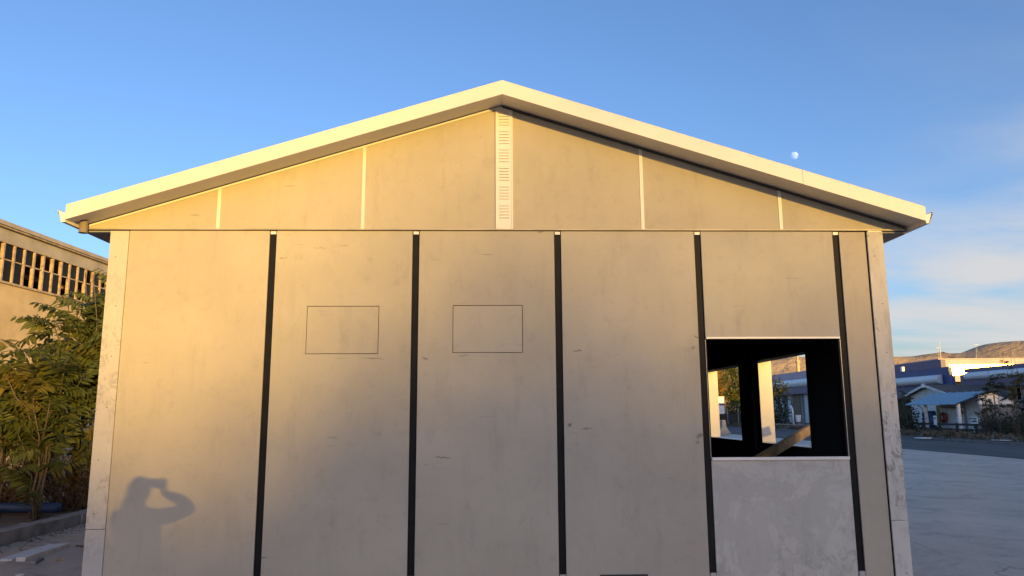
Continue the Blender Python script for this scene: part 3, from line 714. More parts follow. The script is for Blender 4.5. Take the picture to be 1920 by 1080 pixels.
# ------------------------------------------------------------------ compound-leaved trees (left)
def leaf_mesh(L, n, droop, seed, mat):
    rnd = random.Random(seed); mb = MB(); pts = []
    for i in range(9):
        s = i/8; pts.append(Vector((L*s*(1-.12*droop*s), 0, L*(0.28*s - droop*0.55*s*s))))
    mb.tube(pts, [.006*(1-.7*i/8) for i in range(9)], 4, cap=False)
    def pt(s):
        q_ = s*8; i = min(7, int(q_)); return pts[i].lerp(pts[i+1], q_-i)
    for k in range(n):
        s = 0.16 + 0.80*k/(n-1); p = pt(s); ll = L*0.30*(0.62+0.55*sin(pi*min(1, s*0.95+.08)))*rnd.uniform(.85, 1.1)
        for sd in (-1, 1):
            ang = radians(rnd.uniform(62, 78)); d = Vector((cos(ang), sd*sin(ang), -0.05-rnd.uniform(0, .8))).normalized()
            w = ll*rnd.uniform(.15, .20); side = d.cross(Vector((0, 0, 1))).normalized(); sag = Vector((0, 0, -.12*ll))
            m1 = p+d*ll*.35; m2 = p+d*ll*.72+sag*.5; e = p+d*ll+sag
            v0 = Vector((0, 0, .010))
            mb.add([p, m1+side*w, m2+side*w*.7, e, m2-side*w*.7, m1-side*w, m1-v0, m2-v0], [(0, 1, 6), (0, 6, 5), (1, 2, 7, 6), (6, 7, 4, 5), (2, 3, 7), (7, 3, 4)])
    return mesh('compound_leaf', mb, mat)
LEAVES = [leaf_mesh(random.uniform(.55, .8), random.choice((8, 9, 10)), random.uniform(.25, 1.15), 10+i, M['leaf']) for i in range(9)]
LEAVES_D = [leaf_mesh(random.uniform(.5, .7), 9, random.uniform(.6, 1.2), 30+i, M['leafdark']) for i in range(3)]
def ailanthus(px, py, h, nst, nleaf, label, lean=0.25, leaves=LEAVES, low=0.25, group=None, sc=1.0, spread=0.5, name='tree_of_heaven'):
    t_ = thing(name, label, 'tree', (px, py, 0.0), group); tm = MB(); tips = []
    for s in range(nst):
        a = random.uniform(0, 2*pi); l = random.uniform(.3, 1)*lean*h
        bx, by = px+random.uniform(-.15, .15), py+random.uniform(-.15, .15); hh_ = h*random.uniform(.72, 1.0) if s else h
        pts = [Vector((bx+cos(a)*l*q*q, by+sin(a)*l*q*q, hh_*q-.05)) + Vector((random.uniform(-.05, .05), random.uniform(-.05, .05), 0)) for q in (0, .2, .4, .6, .8, 1)]
        tm.tube(pts, [.022*sc*(1-.7*q/5) for q in range(6)], 6); tips.append(pts)
        for b_ in range(3):
            q = random.uniform(.35, .8); i = int(q*5); p0 = pts[i].lerp(pts[i+1], q*5-i); a2 = random.uniform(0, 2*pi); bl = random.uniform(.4, .9)*spread
            bp = [p0, p0+Vector((cos(a2)*bl*.5, sin(a2)*bl*.5, bl*.45)), p0+Vector((cos(a2)*bl*.8, sin(a2)*bl*.8, bl*1.1))]
            tm.tube(bp, [.016*sc, .012*sc, .007*sc], 5); tips.append([bp[0], bp[0].lerp(bp[1], .5), bp[1], bp[1].lerp(bp[2], .4), bp[1].lerp(bp[2], .7), bp[2]])
    part('trunk', tm, M['bark'], t_, smooth=True)
    L0 = wloc(t_)
    for k in range(nleaf):
        pts = random.choice(tips); q = low + (1-low)*random.random()**.75
        q = min(q, .999); i = int(q*5); p = pts[i].lerp(pts[i+1], q*5-i)
        if p.z < .25: continue
        o = bpy.data.objects.new('compound_leaf', random.choice(leaves)); COL.objects.link(o); o.parent = t_
        o.location = p-L0; o.rotation_euler = (random.uniform(-.7, .7), random.uniform(-1.0, .35), random.uniform(0, 2*pi))
        s_ = sc*random.uniform(.6, 1.05); o.scale = (s_, s_, s_)
        g_ = random.random(); w_ = random.uniform(.75, 1.15)
        o.color = (w_*(1.0 if g_ < .88 else 1.35), w_*(1.0 if g_ < .88 else 1.2), w_, 1)
    return t_
def gpt(px, py): p = atZ(px, py, 0); return p.x, p.y
ailanthus(-7.25, 6.6, 4.05, 6, 190, 'tall many-stemmed tree with feathery compound leaves, tight beside the corner of the building', .09, low=.08, sc=1.05, spread=.75)
ailanthus(-7.7, 6.9, 4.15, 5, 85, 'thin tree with sparse yellowing top before the cream factory wall', .08, low=.30, sc=1.1, spread=.6)
ailanthus(-7.55, 5.5, 2.5, 6, 150, 'lower bush with long drooping compound leaves above the blue pipes', .16, low=.08, sc=.95, spread=.7)
ailanthus(-8.45, 5.9, 3.2, 4, 85, 'bush with wide arching compound leaves by the thick dark post', .22, low=.2, sc=1.1, spread=.6)
ailanthus(-7.2, 8.6, 3.9, 4, 120, 'leafy tree behind the building side wall by the kerb', .08, low=.1, sc=1.2, spread=.7)

def dryshrub(x, y, h, n, label, group=None, leaves=0):
    t_ = thing('dry_shrub', label, 'shrub', (x, y, 0), group); mb = MB()
    for k in range(n):
        a = random.uniform(0, 2*pi); l = random.uniform(.2, .75)*h; hh_ = h*random.uniform(.35, 1); b = Vector((x+random.uniform(-.35, .35), y+random.uniform(-.35, .35), -.03))
        m_ = b+Vector((cos(a)*l*.4, sin(a)*l*.4, hh_*.55)); e = b+Vector((cos(a)*l, sin(a)*l, hh_))
        mb.tube([b, m_, e], [.008, .006, .002], 3, cap=False)
        for q in range(4):
            p = m_.lerp(e, random.random()); mb.tube([p, p+Vector((random.uniform(-.22, .22), random.uniform(-.22, .22), random.uniform(-.05, .25)))], [.004, .0015], 3, cap=False)
    part('twigs', mb, M['twig'], t_)
    if leaves:
        C = np.array([(x+random.gauss(0, .4), y+random.gauss(0, .4), abs(random.gauss(h*.35, h*.25))) for _ in range(leaves)])
        V, F = leafquads(C, rng.uniform(.02, .05, leaves)); np_part('foliage', V, F, M['weedbrown'], t_)
    return t_
G_ = 'brown twiggy shrubs along the left kerb'
for (x, y, h) in ((-7.6, 6.5, 1.0), (-8.5, 6.6, 1.4), (-7.2, 6.6, 1.0), (-8.8, 6.9, 1.6), (-7.9, 7.0, 1.5), (-7.1, 7.8, 1.1), (-8.9, 6.3, .8)):
    dryshrub(x, y, h, 46, 'brown twiggy undergrowth below the compound-leaved trees behind the kerb', G_, 260)

# chain-link fence along the strip
fx = -10.6
fen = thing('chain_link_fence', 'chain-link fence on dark posts before the cream factory wall', 'fence', (fx, 8, 0))
for y in (5.2, 8.0, 10.8, 13.6): part('post', MB().tube([(fx, y, 0), (fx, y, 2.1)], .045, 8), M['bark'], fen)
mb = MB()
for k in range(0, 110):
    y0_ = 2.6+k*.12
    for dy in (-1, 1):
        a = Vector((fx+.005*dy, y0_, .1)); b = Vector((fx+.005*dy, y0_+dy*1.9, 2.0))
        mb.tube([a, b], .0035, 3, cap=False)
stuff(part('wire_mesh', mb, M['galv'], fen))
part('rail', MB().tube([(fx, 2.6, 2.03), (fx, 14.5, 2.03)], .018, 6), M['galv'], fen)
# concrete post seen between the leaves
cp = atX(65, 800, -9.0)
tag(part('utility_post', MB().tube([(-9.0, cp.y, 0), (-9.0, cp.y, 2.0)], [.13, .12], 10), M['bark'], smooth=True), 'thick dark post standing among the leaves beside the chain-link fence', 'post')

# ------------------------------------------------------------------ left factory hall
bA = radians(2.45); FP = Vector((-12.2, 11, 0)); fu = Vector((sin(bA), cos(bA), 0)); fn = Vector((cos(bA), -sin(bA), 0))
fac = thing('factory_hall', 'cream plastered factory hall with a high band of rusty steel windows', 'building', FP)
def fbox(s0, s1, z0, z1, d0, d1):
    """box along the wall: s along, d outwards"""
    mb = MB(); vs = []
    for z in (z0, z1):
        for s, d_ in ((s0, d0), (s1, d0), (s1, d1), (s0, d1)):
            p = FP + fu*s + fn*d_; vs.append((p.x, p.y, z))
    return mb.add(vs, [(0,3,2,1),(4,5,6,7),(0,1,5,4),(1,2,6,5),(2,3,7,6),(3,0,4,7)])
S0, S1 = -22, 26
part('wall', fbox(S0, S1, -.1, 4.66, -.3, 0), M['plaster'], fac)
part('sill_ledge', fbox(S0, S1, 4.66, 4.71, -.3, .05), M['steelframe'], fac)
part('upper_wall', fbox(S0, S1, 5.66, 5.97, -.3, .0), M['cornice'], fac)
part('cornice', fbox(S0, S1, 5.97, 6.01, -.3, .09), M['steelframe'], fac)
part('roof_edge', fbox(S0, S1, 6.01, 6.11, -.3, .13), M['cornice'], fac)
part('roof', fbox(S0, S1, 6.02, 6.09, -12, -.301), M['cornice'], fac)
part('back_wall', fbox(S0, S1, -.1, 6.01, -12.0, -11.8), M['plaster'], fac)
part('interior', fbox(S0, S1, 4.0, 5.96, -4.2, -4.0), M['darkvoid'], fac)
pitch = 0.375
k0 = int((S0+.5)/pitch)
wf = part('window_band', MB().add(*(lambda a: (a.v, a.f))(fbox(S0, S1, 5.635, 5.66, -.10, .0))), M['steelframe'], fac)
part('transom', fbox(-4, 12, 5.235, 5.265, -.085, -.03), M['steelframe'], wf)
pane_hidden = {}
for k in range(-8, 34):
    s = 0.32 + k*pitch
    part('mullion', fbox(s-.025, s+.025, 4.71, 5.635, -.09, -.01), M['steelframe'], wf)
    for (za, zb) in ((4.72, 5.232), (5.268, 5.632)):
        if random.random() < .55: continue       # some panes are broken out
        part('pane', fbox(s+.03, s+pitch-.03, za, zb, -.06, -.054), M['glass'], wf)
beam = part('inner_beam', fbox(1.6, 6.0, 5.30, 5.42, -1.6, -1.45), M['steelframe'], fac)

# pipes, offcuts, litter on the left
for (a, b, yy) in ((-13, -7.15, 5.55), (-13, -7.62, 4.85)):
    tag(part('blue_pipe', MB().tube([(a, yy+.1, .16), ((a+b)/2, yy, .19), (b, yy-.06, .17)], .075, 12), M['pipe'], smooth=True),
        'long dark blue plastic pipe behind the kerb, ' + ('its end close to the building' if yy > 5 else 'the shorter one nearer the pale offcuts'), 'pipe')
def ground_bar(px1, py1, px2, py2, w, h, name, label, cat, mat, z=0):
    a = atZ(px1, py1, 0); b = atZ(px2, py2, 0); a.z = b.z = z+h/2
    return tag(part(name, MB().bar(a, b, w, h), mat, bevel=.002), label, cat)
ground_bar(38, 1053, 122, 1026, .10, .045, 'board_offcut', 'long pale edge strip lying on the concrete beside the kerb', 'offcut', M['offcut'])
ground_bar(8, 1052, 105, 1022, .16, .018, 'board_offcut', 'flat wide pale board lying on the concrete beside the kerb', 'offcut', M['offcut'])
ground_bar(62, 1058, 78, 1050, .05, .03, 'rubble_piece', 'small dark lump of rubble by the pale offcuts', 'rubble', M['kerb'])
ground_bar(105, 1052, 118, 1050, .03, .012, 'wood_chip', 'tiny wood chip on the concrete near the pale offcuts', 'chip', M['timber'])
ground_bar(30, 1079, 46, 1078, .05, .01, 'paper_scrap', 'small white scrap on the concrete under the pale offcuts', 'scrap', M['offcut'])
ground_bar(143, 1025, 165, 1027, .03, .02, 'wood_chip', 'dark sliver lying by the building corner', 'chip', M['bark'])
for i, (pts, lb) in enumerate(((((60, 1018), (85, 1012), (108, 1016), (85, 1022), (50, 1022)), 'loop of pale wire lying on the concrete by the kerb'), (((80, 1004), (120, 1002), (170, 1004)), 'straight pale wire lying along the kerb towards the building'),
                              (((130, 1012), (142, 1010), (170, 1018)), 'curled grey wire end beside the building corner'))):
    mb = MB(); mb.tube([atZ(x, y, 0.008) for x, y in pts], .006, 5); tag(part('wire', mb, M['galv'], smooth=True), lb, 'wire')
# ground litter of leaves and crumbs along the kerb (uncountable)
C = np.array([(-6.5+abs(random.gauss(0, .28)), random.uniform(1.5, 9), .008) for _ in range(500)])
V, F = leafquads(C, rng.uniform(.008, .03, 500)); V[:, 2] = np.clip(V[:, 2], .003, .03)
stuff(np_part('leaf_litter', V, F, M['weed']))

# ------------------------------------------------------------------ right background
# low weeds on the verge
C = []; 
for _ in range(9000):
    x = 24.5+abs(random.gauss(0, 3.0)); y = random.uniform(20, 110); C.append((x, y, .12+abs(random.gauss(0, .10))))
C = np.array(C); V, F = leafquads(C, rng.uniform(.05, .16, len(C))); stuff(np_part('verge_weeds', V, F, M['weed']))

# shelter with blue tin roof
SX0, SX1, SXR = 29.4, 34.0, 31.7
SY0, SY1 = 41.6, 47.2
shel = thing('roadside_shelter', 'small white kiosk with blue ribbed tin roof beyond the road', 'shelter', (31.5, 44.4, .13))
for (xa, za, xb, zb) in ((SX0, 1.98, SXR, 2.80), (SX1, 1.98, SXR, 2.80)):
    mb = MB(); n = 28; vs = []; fs = []
    for i in range(n+1):
        y = SY0-.15 + (SY1-SY0+.4)*i/n; dz = .045 if i % 4 == 0 else 0.0
        for (x, z) in ((xa, za), (xb, zb)):
            vs.append((x, y, z+dz)); vs.append((x, y, z-.03+dz*0))
    for i in range(n):
        a = 4*i; b = 4*i+4
        fs += [(a, a+2, b+2, b), (a+1, b+1, b+3, a+3), (a, b, b+1, a+1), (a+2, a+3, b+3, b+2)]
    part('roof_sheet', mb.add(vs, fs), M['tin_blue'], shel)
part('side_wall', MB().prism([(31.0, .1), (33.8, .1), (33.8, 2.0), (31.9, 2.66), (31.0, 2.5)], SY0+.02, SY0+.08), M['whitewood'], shel)
for i in range(9):
    part('cladding_board', B((30.98, SY0-.012-.006*(i % 2), .12+i*.205), (33.8, SY0+.018, .12+i*.205+.195)), M['greypil'], shel)
part('front_wall', B((31.0, SY0+.1, .1), (31.08, SY1-1.3, 2.35)), M['whitewood'], shel)
for i in range(9): part('cladding_board', B((30.975-.004*(i % 2), SY0+.1, .12+i*.235), (30.998, SY1-1.3, .12+i*.235+.222)), M['whitewood'], shel)
part('back_wall', B((33.7, SY0, .1), (33.8, SY1, 2.0)), M['whitewood'], shel)
wdw = part('window', B((30.93, 43.45, 1.15), (30.97, 44.0, 1.62)), M['glass'], shel)
part('frame', MB().box((30.92, 43.40, 1.10), (30.965, 44.05, 1.148)).box((30.92, 43.4, 1.622), (30.965, 44.05, 1.66)), M['whitewood'], wdw)
part('door_post', B((30.90, 42.95, .1), (30.965, 43.15, 2.2)), M['greypil'], shel)
part('ochre_panel', B((32.2, SY1-.1, .2), (32.3, SY1+1.2, 1.95)), M['ochre'], shel)
for y in (45.49, 41.78): part('post', B((29.62, y-.09, .02), (29.8, y+.09, 1.98)), M['whitewood'], shel)
part('brace', MB().bar((29.71, 45.6, 1.5), (29.71, 46.4, 1.93), .09, .09), M['whitewood'], shel)
part('shelf', B((30.6, 43.3, 1.74), (30.97, 45.2, 1.78)), M['darkwood'], shel)
# fence rails before it
rf = thing('rail_fence', 'low dark wooden rail fence before the blue-roofed kiosk', 'fence', (29.2, 43, .1))
for y in np.arange(37.5, 49, 1.9): part('post', B((29.15, y-.06, .0), (29.27, y+.06, .78)), M['darkwood'], rf)
for z in (.30, .62): part('rail', B((29.10, 37.2, z), (29.148, 49, z+.13)), M['darkwood'], rf)
# barrel
br_ = MB(); bxp = atX(1735, 784, 29.9)
br_.tube([(29.9+.3, bxp.y, z) for z in (.45, .5, .8, .84, .88, 1.2, 1.24, 1.28, 1.50, 1.55)], [.40, .43, .45, .47, .45, .45, .47, .45, .43, .38], 18)
tag(part('water_barrel', br_, M['barrel'], smooth=True), 'round blue plastic barrel under the kiosk roof', 'barrel')
tag(part('barrel_stand', MB().box((29.75, bxp.y-.5, .38), (30.65, bxp.y+.5, .45)).box((29.78, bxp.y-.48, 0), (29.9, bxp.y-.38, .38)).box((29.78, bxp.y+.38, 0), (29.9, bxp.y+.48, .38)).box((30.5, bxp.y-.48, 0), (30.62, bxp.y-.38, .38)).box((30.5, bxp.y+.38, 0), (30.62, bxp.y+.48, .38)), M['darkwood']), 'dark wooden stand carrying the blue barrel', 'stand')
# coiled red hose
cc = atX(1767, 783, 30.75); mb = MB()
for k in range(4):
    r_ = .34-.045*k; mb.tube([(30.80-.03*k, cc.y+r_*cos(a), cc.z+r_*sin(a)) for a in np.linspace(0, 2*pi, 25)], .04, 6, cap=False)
tag(part('hose_coil', mb, M['red'], smooth=True), 'coiled dark red hose hanging on the kiosk front', 'hose')
cc = atX(1800, 780, 30.85); mb = MB()
mb.tube([(30.88, cc.y+.35*cos(a), cc.z+.30*sin(a)) for a in np.linspace(.4, 2.6, 12)], .045, 6)
tag(part('hose_end', mb, M['red'], smooth=True), 'short curved red hose piece on the white kiosk boards', 'hose')
# signs with unreadable lettering
def signboard(px, py, X, w, h, lab, tilt=0, lines=2):
    c = atX(px, py, X); s = thing('sign', lab, 'sign', (c.x, c.y, c.z-h/2))
    part('board', B((X-.012, c.y-w/2, c.z-h/2), (X+.012, c.y+w/2, c.z+h/2)), M['whiteband'], s)
    part('stake', B((X+.014, c.y-.03, .02), (X+.06, c.y+.03, c.z+h/2-.05)), M['darkwood'], s)
    for l in range(lines):
        z = c.z+h*.22-l*h*.40; y = c.y-w*.36; mb = MB()
        while y < c.y+w*.33:
            ww = random.uniform(.03, .08); mb.box((X-.016, y, z-.045), (X-.0125, y+ww, z+.045)); y += ww+.025
        stuff(part('lettering', mb, M['post'], s))
signboard(1827, 788, 29.05, .62, .42, 'small white sign with two dark lines of lettering at the rail fence')
signboard(1753.5, 788, 29.05, .34, .62, 'narrow upright white board beside the kiosk post', lines=1)
# gabled shed behind it
gs = thing('gabled_shed', 'white plank shed with low gable roof behind the blue-roofed kiosk', 'shed', (35, 51, .1))
GA, GBb = 35.2, 52.0
a = atX(1707, 740, 34.2); b = atX(1741, 722, 34.2); c = atX(1790, 739, 34.2)
yl, ym, yr = a.y, b.y, c.y
part('front_wall', MB().prismX([(yr, .1), (yl, .1), (yl, a.z-.1), (ym, b.z-.12), (yr, c.z-.1)][::-1], 34.2, 34.3), M['greypil'], gs)
for i in range(20):
    y0_ = yr+(yl-yr)*i/20; y1_ = yr+(yl-yr)*(i+.9)/20
    zt_ = lambda y: float(np.interp(y, [yr, ym, yl], [c.z-.12, b.z-.14, a.z-.12]))
    part('plank', MB().prismX([(y0_, .12), (y1_, .12), (y1_, zt_(y1_)), (y0_, zt_(y0_))][::-1], 34.16, 34.198), M['whitewood'], gs)
for (ya, za, yb, zb) in ((yl+.3, a.z-.07, ym, b.z+.03), (yr-.3, c.z-.07, ym, b.z+.03)):
    part('roof', MB().prismX([(ya, za-.12), (yb, zb-.12), (yb, zb), (ya, za)], 33.8, 38.5), M['brownroof'], gs)
    part('barge_board', MB().prismX([(ya, za-.16), (yb, zb-.16), (yb, zb+.02), (ya, za+.02)], 33.75, 33.798), M['whitewood'], gs)
part('finial', B((33.7, ym-.18, b.z-.22), (33.748, ym+.18, b.z+.10)), M['whiteband'], gs)
part('side_wall', B((34.3, yr, .1), (38.4, yr+.1, c.z-.2)), M['whitewood'], gs)
# brown low roof at its left
lr = thing('low_shed', 'low shed with flat brown roof beside the white plank shed', 'shed', (35, 57.5, .1))
a = atX(1676, 722, 36); b = atX(1720, 741, 36)
part('wall', B((35.2, 54.6, .1), (38.4, 62.5, 2.5)), M['darkwood'], lr)
part('roof', MB().prism([(34.4, 2.55), (38.6, 3.45), (38.6, 3.55), (34.4, 2.70)], 54.3, 63), M['brownroof'], lr)
part('white_box', B((35.0, 55.2, 1.2), (35.19, 56.6, 1.9)), M['whitewood'], lr)

def bullnose(x, y0, y1, z0, z1, depth, n=9):
    mb = MB(); pts = []
    for i in range(n+1):
        a = -pi/2 + pi*i/n; pts.append((x-depth*cos(a)**.8 if cos(a) > 1e-6 else x, (z0+z1)/2+(z1-z0)/2*sin(a)))
    pts += [(x+.3, z1), (x+.3, z0)]
    return mb.prism(pts, y0, y1)
def factory_front(name, label, X, y0, y1, tops, mats, depth=18):
    """tops: z of wall top, lower band top, white band top, parapet top"""
    zw, zl, zwh, zp = tops; t_ = thing(name, label, 'factory', ((X+depth/2), (y0+y1)/2, 0))
    part('wall', B((X, y0, 0), (X+depth, y1, zw)), M[mats[0]], t_)
    part('lower_band', B((X-.9, y0-.05, zw), (X+depth, y1+.05, zl)), M[mats[1]], t_)
    part('white_band', bullnose(X-.6, y0+.3, y1-.3, zl+.004, zwh-.004, .5), M[mats[2]], t_, smooth=False)
    part('band_core', B((X-.3, y0, zl+.002), (X+depth, y1, zwh-.002)), M[mats[1]], t_)
    part('parapet', B((X-.75, y0-.05, zwh), (X+depth, y1+.05, zp)), M[mats[3]], t_)
    part('end_step', B((X-.8, y1+.052, zw+.25), (X+depth-1, y1+.6, zp-.45)), M[mats[1]], t_)
    return t_
# purple factory on the right
fa = factory_front('purple_factory', 'factory with dark purple fascia and rounded white band above white walls, nearest the kiosk', 40, 26, 55.6, (3.42, 4.02, 4.72, 5.02), ('whitewall', 'purple', 'whiteband', 'purple'))
for yc in (50.6, 49.2, 44.0, 42.6):
    w = part('window', B((39.96, yc-.5, 2.35), (39.998, yc+.5, 3.25)), M['glass'], fa)
    part('frame', MB().box((39.93, yc-.56, 2.29), (39.958, yc+.56, 2.35)).box((39.93, yc-.56, 3.25), (39.958, yc+.56, 3.31)).box((39.93, yc-.56, 2.35), (39.958, yc-.5, 3.25)).box((39.93, yc+.5, 2.35), (39.958, yc+.56, 3.25)).box((39.93, yc-.03, 2.35), (39.958, yc+.03, 3.25)), M['whitewood'], w)
# blue factory on the left of it
fb = thing('blue_factory', 'factory with deep blue stepped fascia and long rounded white band beyond the plank shed', 'factory', (50, 64, 0))
y0 = atX(1772, 690, 40).y; yE = atX(1780, 727, 40).y; yt = atX(1761, 710, 40).y; zt_ = atX(1772, 689.6, 40).z
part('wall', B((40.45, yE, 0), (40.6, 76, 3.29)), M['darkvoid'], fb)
part('fascia', B((40.3, y0, 3.3), (40.62, 76, zt_+.1)), M['blue'], fb)
part('step_block', B((40.2, yE-.1, 2.9), (40.55, y0-.004, zt_-.75)), M['blue'], fb)
part('step_block', B((40.25, yE+.15, zt_-.746), (40.55, y0-.004, zt_-.35)), M['blue'], fb)
part('white_band', bullnose(40.29, yt, 76, atX(1761, 720, 40).z, atX(1761, 702, 40).z, .55), M['whiteband'], fb)
part('low_parapet', B((46, atX(1764, 680, 46).y, 0), (46.5, 92, zt_+1.45)), M['purple'], fb)
yc0 = atX(1763, 687, 43.9).y
part('white_coping', B((43.8, yc0, 5.3), (43.996, yc0+4, 5.75)), M['whiteband'], fb)
vq = atX(1738, 684, 43); part('roof_vent', MB().box((40.35, vq.y-.16, zt_+.102), (40.6, vq.y+.16, zt_+.55)), M['whiteband'], fb)
# lavender factory behind the gap, its front turned to the low sun
la = thing('lavender_factory', 'lavender clad factory whose polished panel throws back the low sun', 'factory', (62, 84, 0))
an = radians(-4.6); lu = Vector((cos(an), sin(an), 0)); ln_ = Vector((sin(an), -cos(an), 0)); LO = atY(1764, 715, 80); LO.z = 0
def lbox(u0_, u1_, z0, z1, d0, d1):
    vs = []
    for z in (z0, z1):
        for u_, d_ in ((u0_, d0), (u1_, d0), (u1_, d1), (u0_, d1)):
            q_ = LO + lu*u_ + ln_*d_; vs.append((q_.x, q_.y, z))
    return MB().add(vs, [(0,1,2,3)[::-1] if False else (0,3,2,1),(4,5,6,7),(0,1,5,4),(1,2,6,5),(2,3,7,6),(3,0,4,7)])
part('upper_cladding', lbox(0, 26, 4.9, 7.5, -14, 0), M['lavender'], la)
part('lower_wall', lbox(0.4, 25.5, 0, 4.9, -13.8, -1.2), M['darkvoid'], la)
part('polished_panel', lbox(1.1, 14, 5.62, 6.86, .004, .06), M['mirror'], la)
part('coping', lbox(-.1, 26.1, 7.5, 7.6, -14.1, .1), M['lavender'], la)
for u_ in (1.6, 2.0, 3.4, 3.9, 4.3): part('window', lbox(u_, u_+.32, 3.6, 4.4, -1.19, -1.16), M['litglass'], la)
mq = atY(1764, 673, 79.5); tag(part('roof_mast', MB().tube([(mq.x, mq.y, 7.6), (mq.x, mq.y, 9.6)], [.05, .03], 6), M['galv']), 'thin mast on the roof corner of the lavender factory', 'mast')
# long factory further along the road, seen through the empty windows
ff = factory_front('long_factory', 'long white factory with purple bands and grey pilasters seen through the empty side window', 40, 82, 103, (3.80, 4.65, 5.75, 6.65), ('whitewall', 'purple', 'whiteband', 'lavender'), 4.5)  # lavender parapet: pinkish light on purple put into its colour
yy = 82.3; i = 0
while yy < 101:
    part('pilaster', B((39.8, yy, 0), (39.998, yy+1.1, 3.79)), M['greypil'], ff); yy += 2.7; i += 1
dq = atX(1496, 760, 39.9); drr = part('door', B((39.75, dq.y-1.2, 0), (39.799, dq.y+1.2, 3.7)), M['brown'], ff)
part('handle', B((39.70, dq.y+.8, 1.0), (39.748, dq.y+.86, 1.3)), M['galv'], drr)
# minaret-like chimney tower
tq = atD(1497, 700, 300); tw = thing('tower', 'slender golden tower with a balcony and thin spire before the hills', 'tower', (tq.x, tq.y, 0))
zt_ = atD(1497, 681, 300).z
part('shaft', MB().tube([(tq.x, tq.y, 0), (tq.x, tq.y, zt_)], [.75, .6], 12), M['tower'], tw, smooth=False)
part('balcony', MB().tube([(tq.x, tq.y, zt_+.002), (tq.x, tq.y, zt_+.5), (tq.x, tq.y, zt_+.9)], [.62, .95, .95], 12), M['tower'], tw)
part('lantern', MB().tube([(tq.x, tq.y, zt_+.902), (tq.x, tq.y, zt_+2.6)], .38, 10), M['tower'], tw)
part('spire', MB().tube([(tq.x, tq.y, zt_+2.602), (tq.x, tq.y, zt_+7)], [.36, .04], 10), M['greypil'], tw)
# stone border, hoop post, small bin, concrete block along the road
sw_ = bpy.data.objects.new('stone_border', None); COL.objects.link(sw_); sw_.location = (27.5, 66, 0); tag(sw_, 'low border of rough stones along the verge before the long factory', 'border')
sm = []
for k in range(4):
    mb = MB(); mb.tube([(0, 0, -.1), (0, 0, .1), (0, 0, .28), (0, 0, .36)], [.32, .36, .28, .1], 7)
    mb.v = [(x*random.uniform(.8, 1.2), y*random.uniform(.8, 1.2), z) for x, y, z in mb.v]; sm.append(mesh('stone', mb, M['stone']))
for k in range(70):
    o = bpy.data.objects.new('stone', random.choice(sm)); COL.objects.link(o); o.parent = sw_
    o.location = (random.uniform(-.2, .2), -18+k*.62, .05); o.rotation_euler.z = random.uniform(0, 6)
hp = atX(1488, 795, 28.5); hz = atX(1478, 766, 28.5)
tag(part('hoop_post', MB().tube([(28.5, hp.y, 0), (28.5, hp.y, 1.5), (28.5, hp.y+.1, 1.85), (28.5, hp.y+.4, 2.05), (28.5, hp.y+.8, 2.1)], .07, 8), M['whiteband'], smooth=True), 'bent white pipe post on the verge seen through the empty side window', 'post')
bq = atX(1497, 784, 29.5)
bn = thing('litter_bin', 'small white bin on a post on the verge before the brown door', 'bin', (29.5, bq.y, .1))
part('bucket', MB().tube([(29.5, bq.y, bq.z-.35), (29.5, bq.y, bq.z+.30)], [.22, .27], 10), M['whiteband'], bn); part('post', MB().tube([(29.5, bq.y, 0), (29.5, bq.y, bq.z-.352)], .04, 6), M['galv'], bn)
cq = atZ(1358, 815, 0); cb = MB().prism([(cq.x-.45, 0), (cq.x+.45, 0), (cq.x+.40, .18), (cq.x+.16, .5), (cq.x+.12, 1.0), (cq.x-.12, 1.0), (cq.x-.16, .5), (cq.x-.40, .18)], cq.y-.1, cq.y+1.8)
tag(part('concrete_barrier', cb, M['conc_block'], bevel=.02), 'grey concrete barrier standing at the end of the yard', 'barrier')
cq2 = atZ(1341, 813, 0); tag(part('concrete_block', B((cq2.x-.6, cq2.y+.2, 0), (cq2.x+.35, cq2.y+1.2, .8)), M['conc_block'], bevel=.03), 'squat concrete block beside the concrete barrier', 'block')
# white box truck in the distance
tq2 = atZ(1342, 790, 0)
D_ = 95; tb = atD(1341, 785, D_); trk = thing('box_truck', 'white box truck with a dark blue stripe parked beyond the fence', 'truck', (tb.x, tb.y, 0))
x_, y_ = tb.x, tb.y
part('box', B((x_-1.2, y_, 1.0), (x_+1.2, y_+5.5, 3.4)), M['whiteband'], trk)
part('stripe', B((x_-1.205, y_-.006, 2.35), (x_+1.205, y_+5.4, 2.6)), M['blue'], trk)
part('cab', MB().prismX([(y_+5.52, .6), (y_+7.3, .6), (y_+7.3, 1.6), (y_+6.9, 2.6), (y_+5.52, 2.7)][::-1], x_-1.1, x_+1.1), M['whiteband'], trk)
part('chassis', B((x_-1.0, y_+.1, .55), (x_+1.0, y_+7.2, .99)), M['post'], trk)
for sx in (-1, 1):
    for yo in (1.3, 6.3): part('wheel', MB().tube([(x_+sx*1.02, y_+yo, .48), (x_+sx*1.22, y_+yo, .48)], .48, 14), M['post'], trk)
# iron fence across the end
ff2 = thing('iron_fence', 'dark iron fence with pale posts closing the far end of the yard', 'fence', (20, 78, 0))
for k in range(14):
    x = 14+k*1.2; part('post', MB().tube([(x, 78, 0), (x, 78, 1.9)], .05, 6), M['galv'], ff2)
part('panel', MB().box((14, 78.06, .1), (30, 78.1, 1.35)), M['darkwood'], ff2)

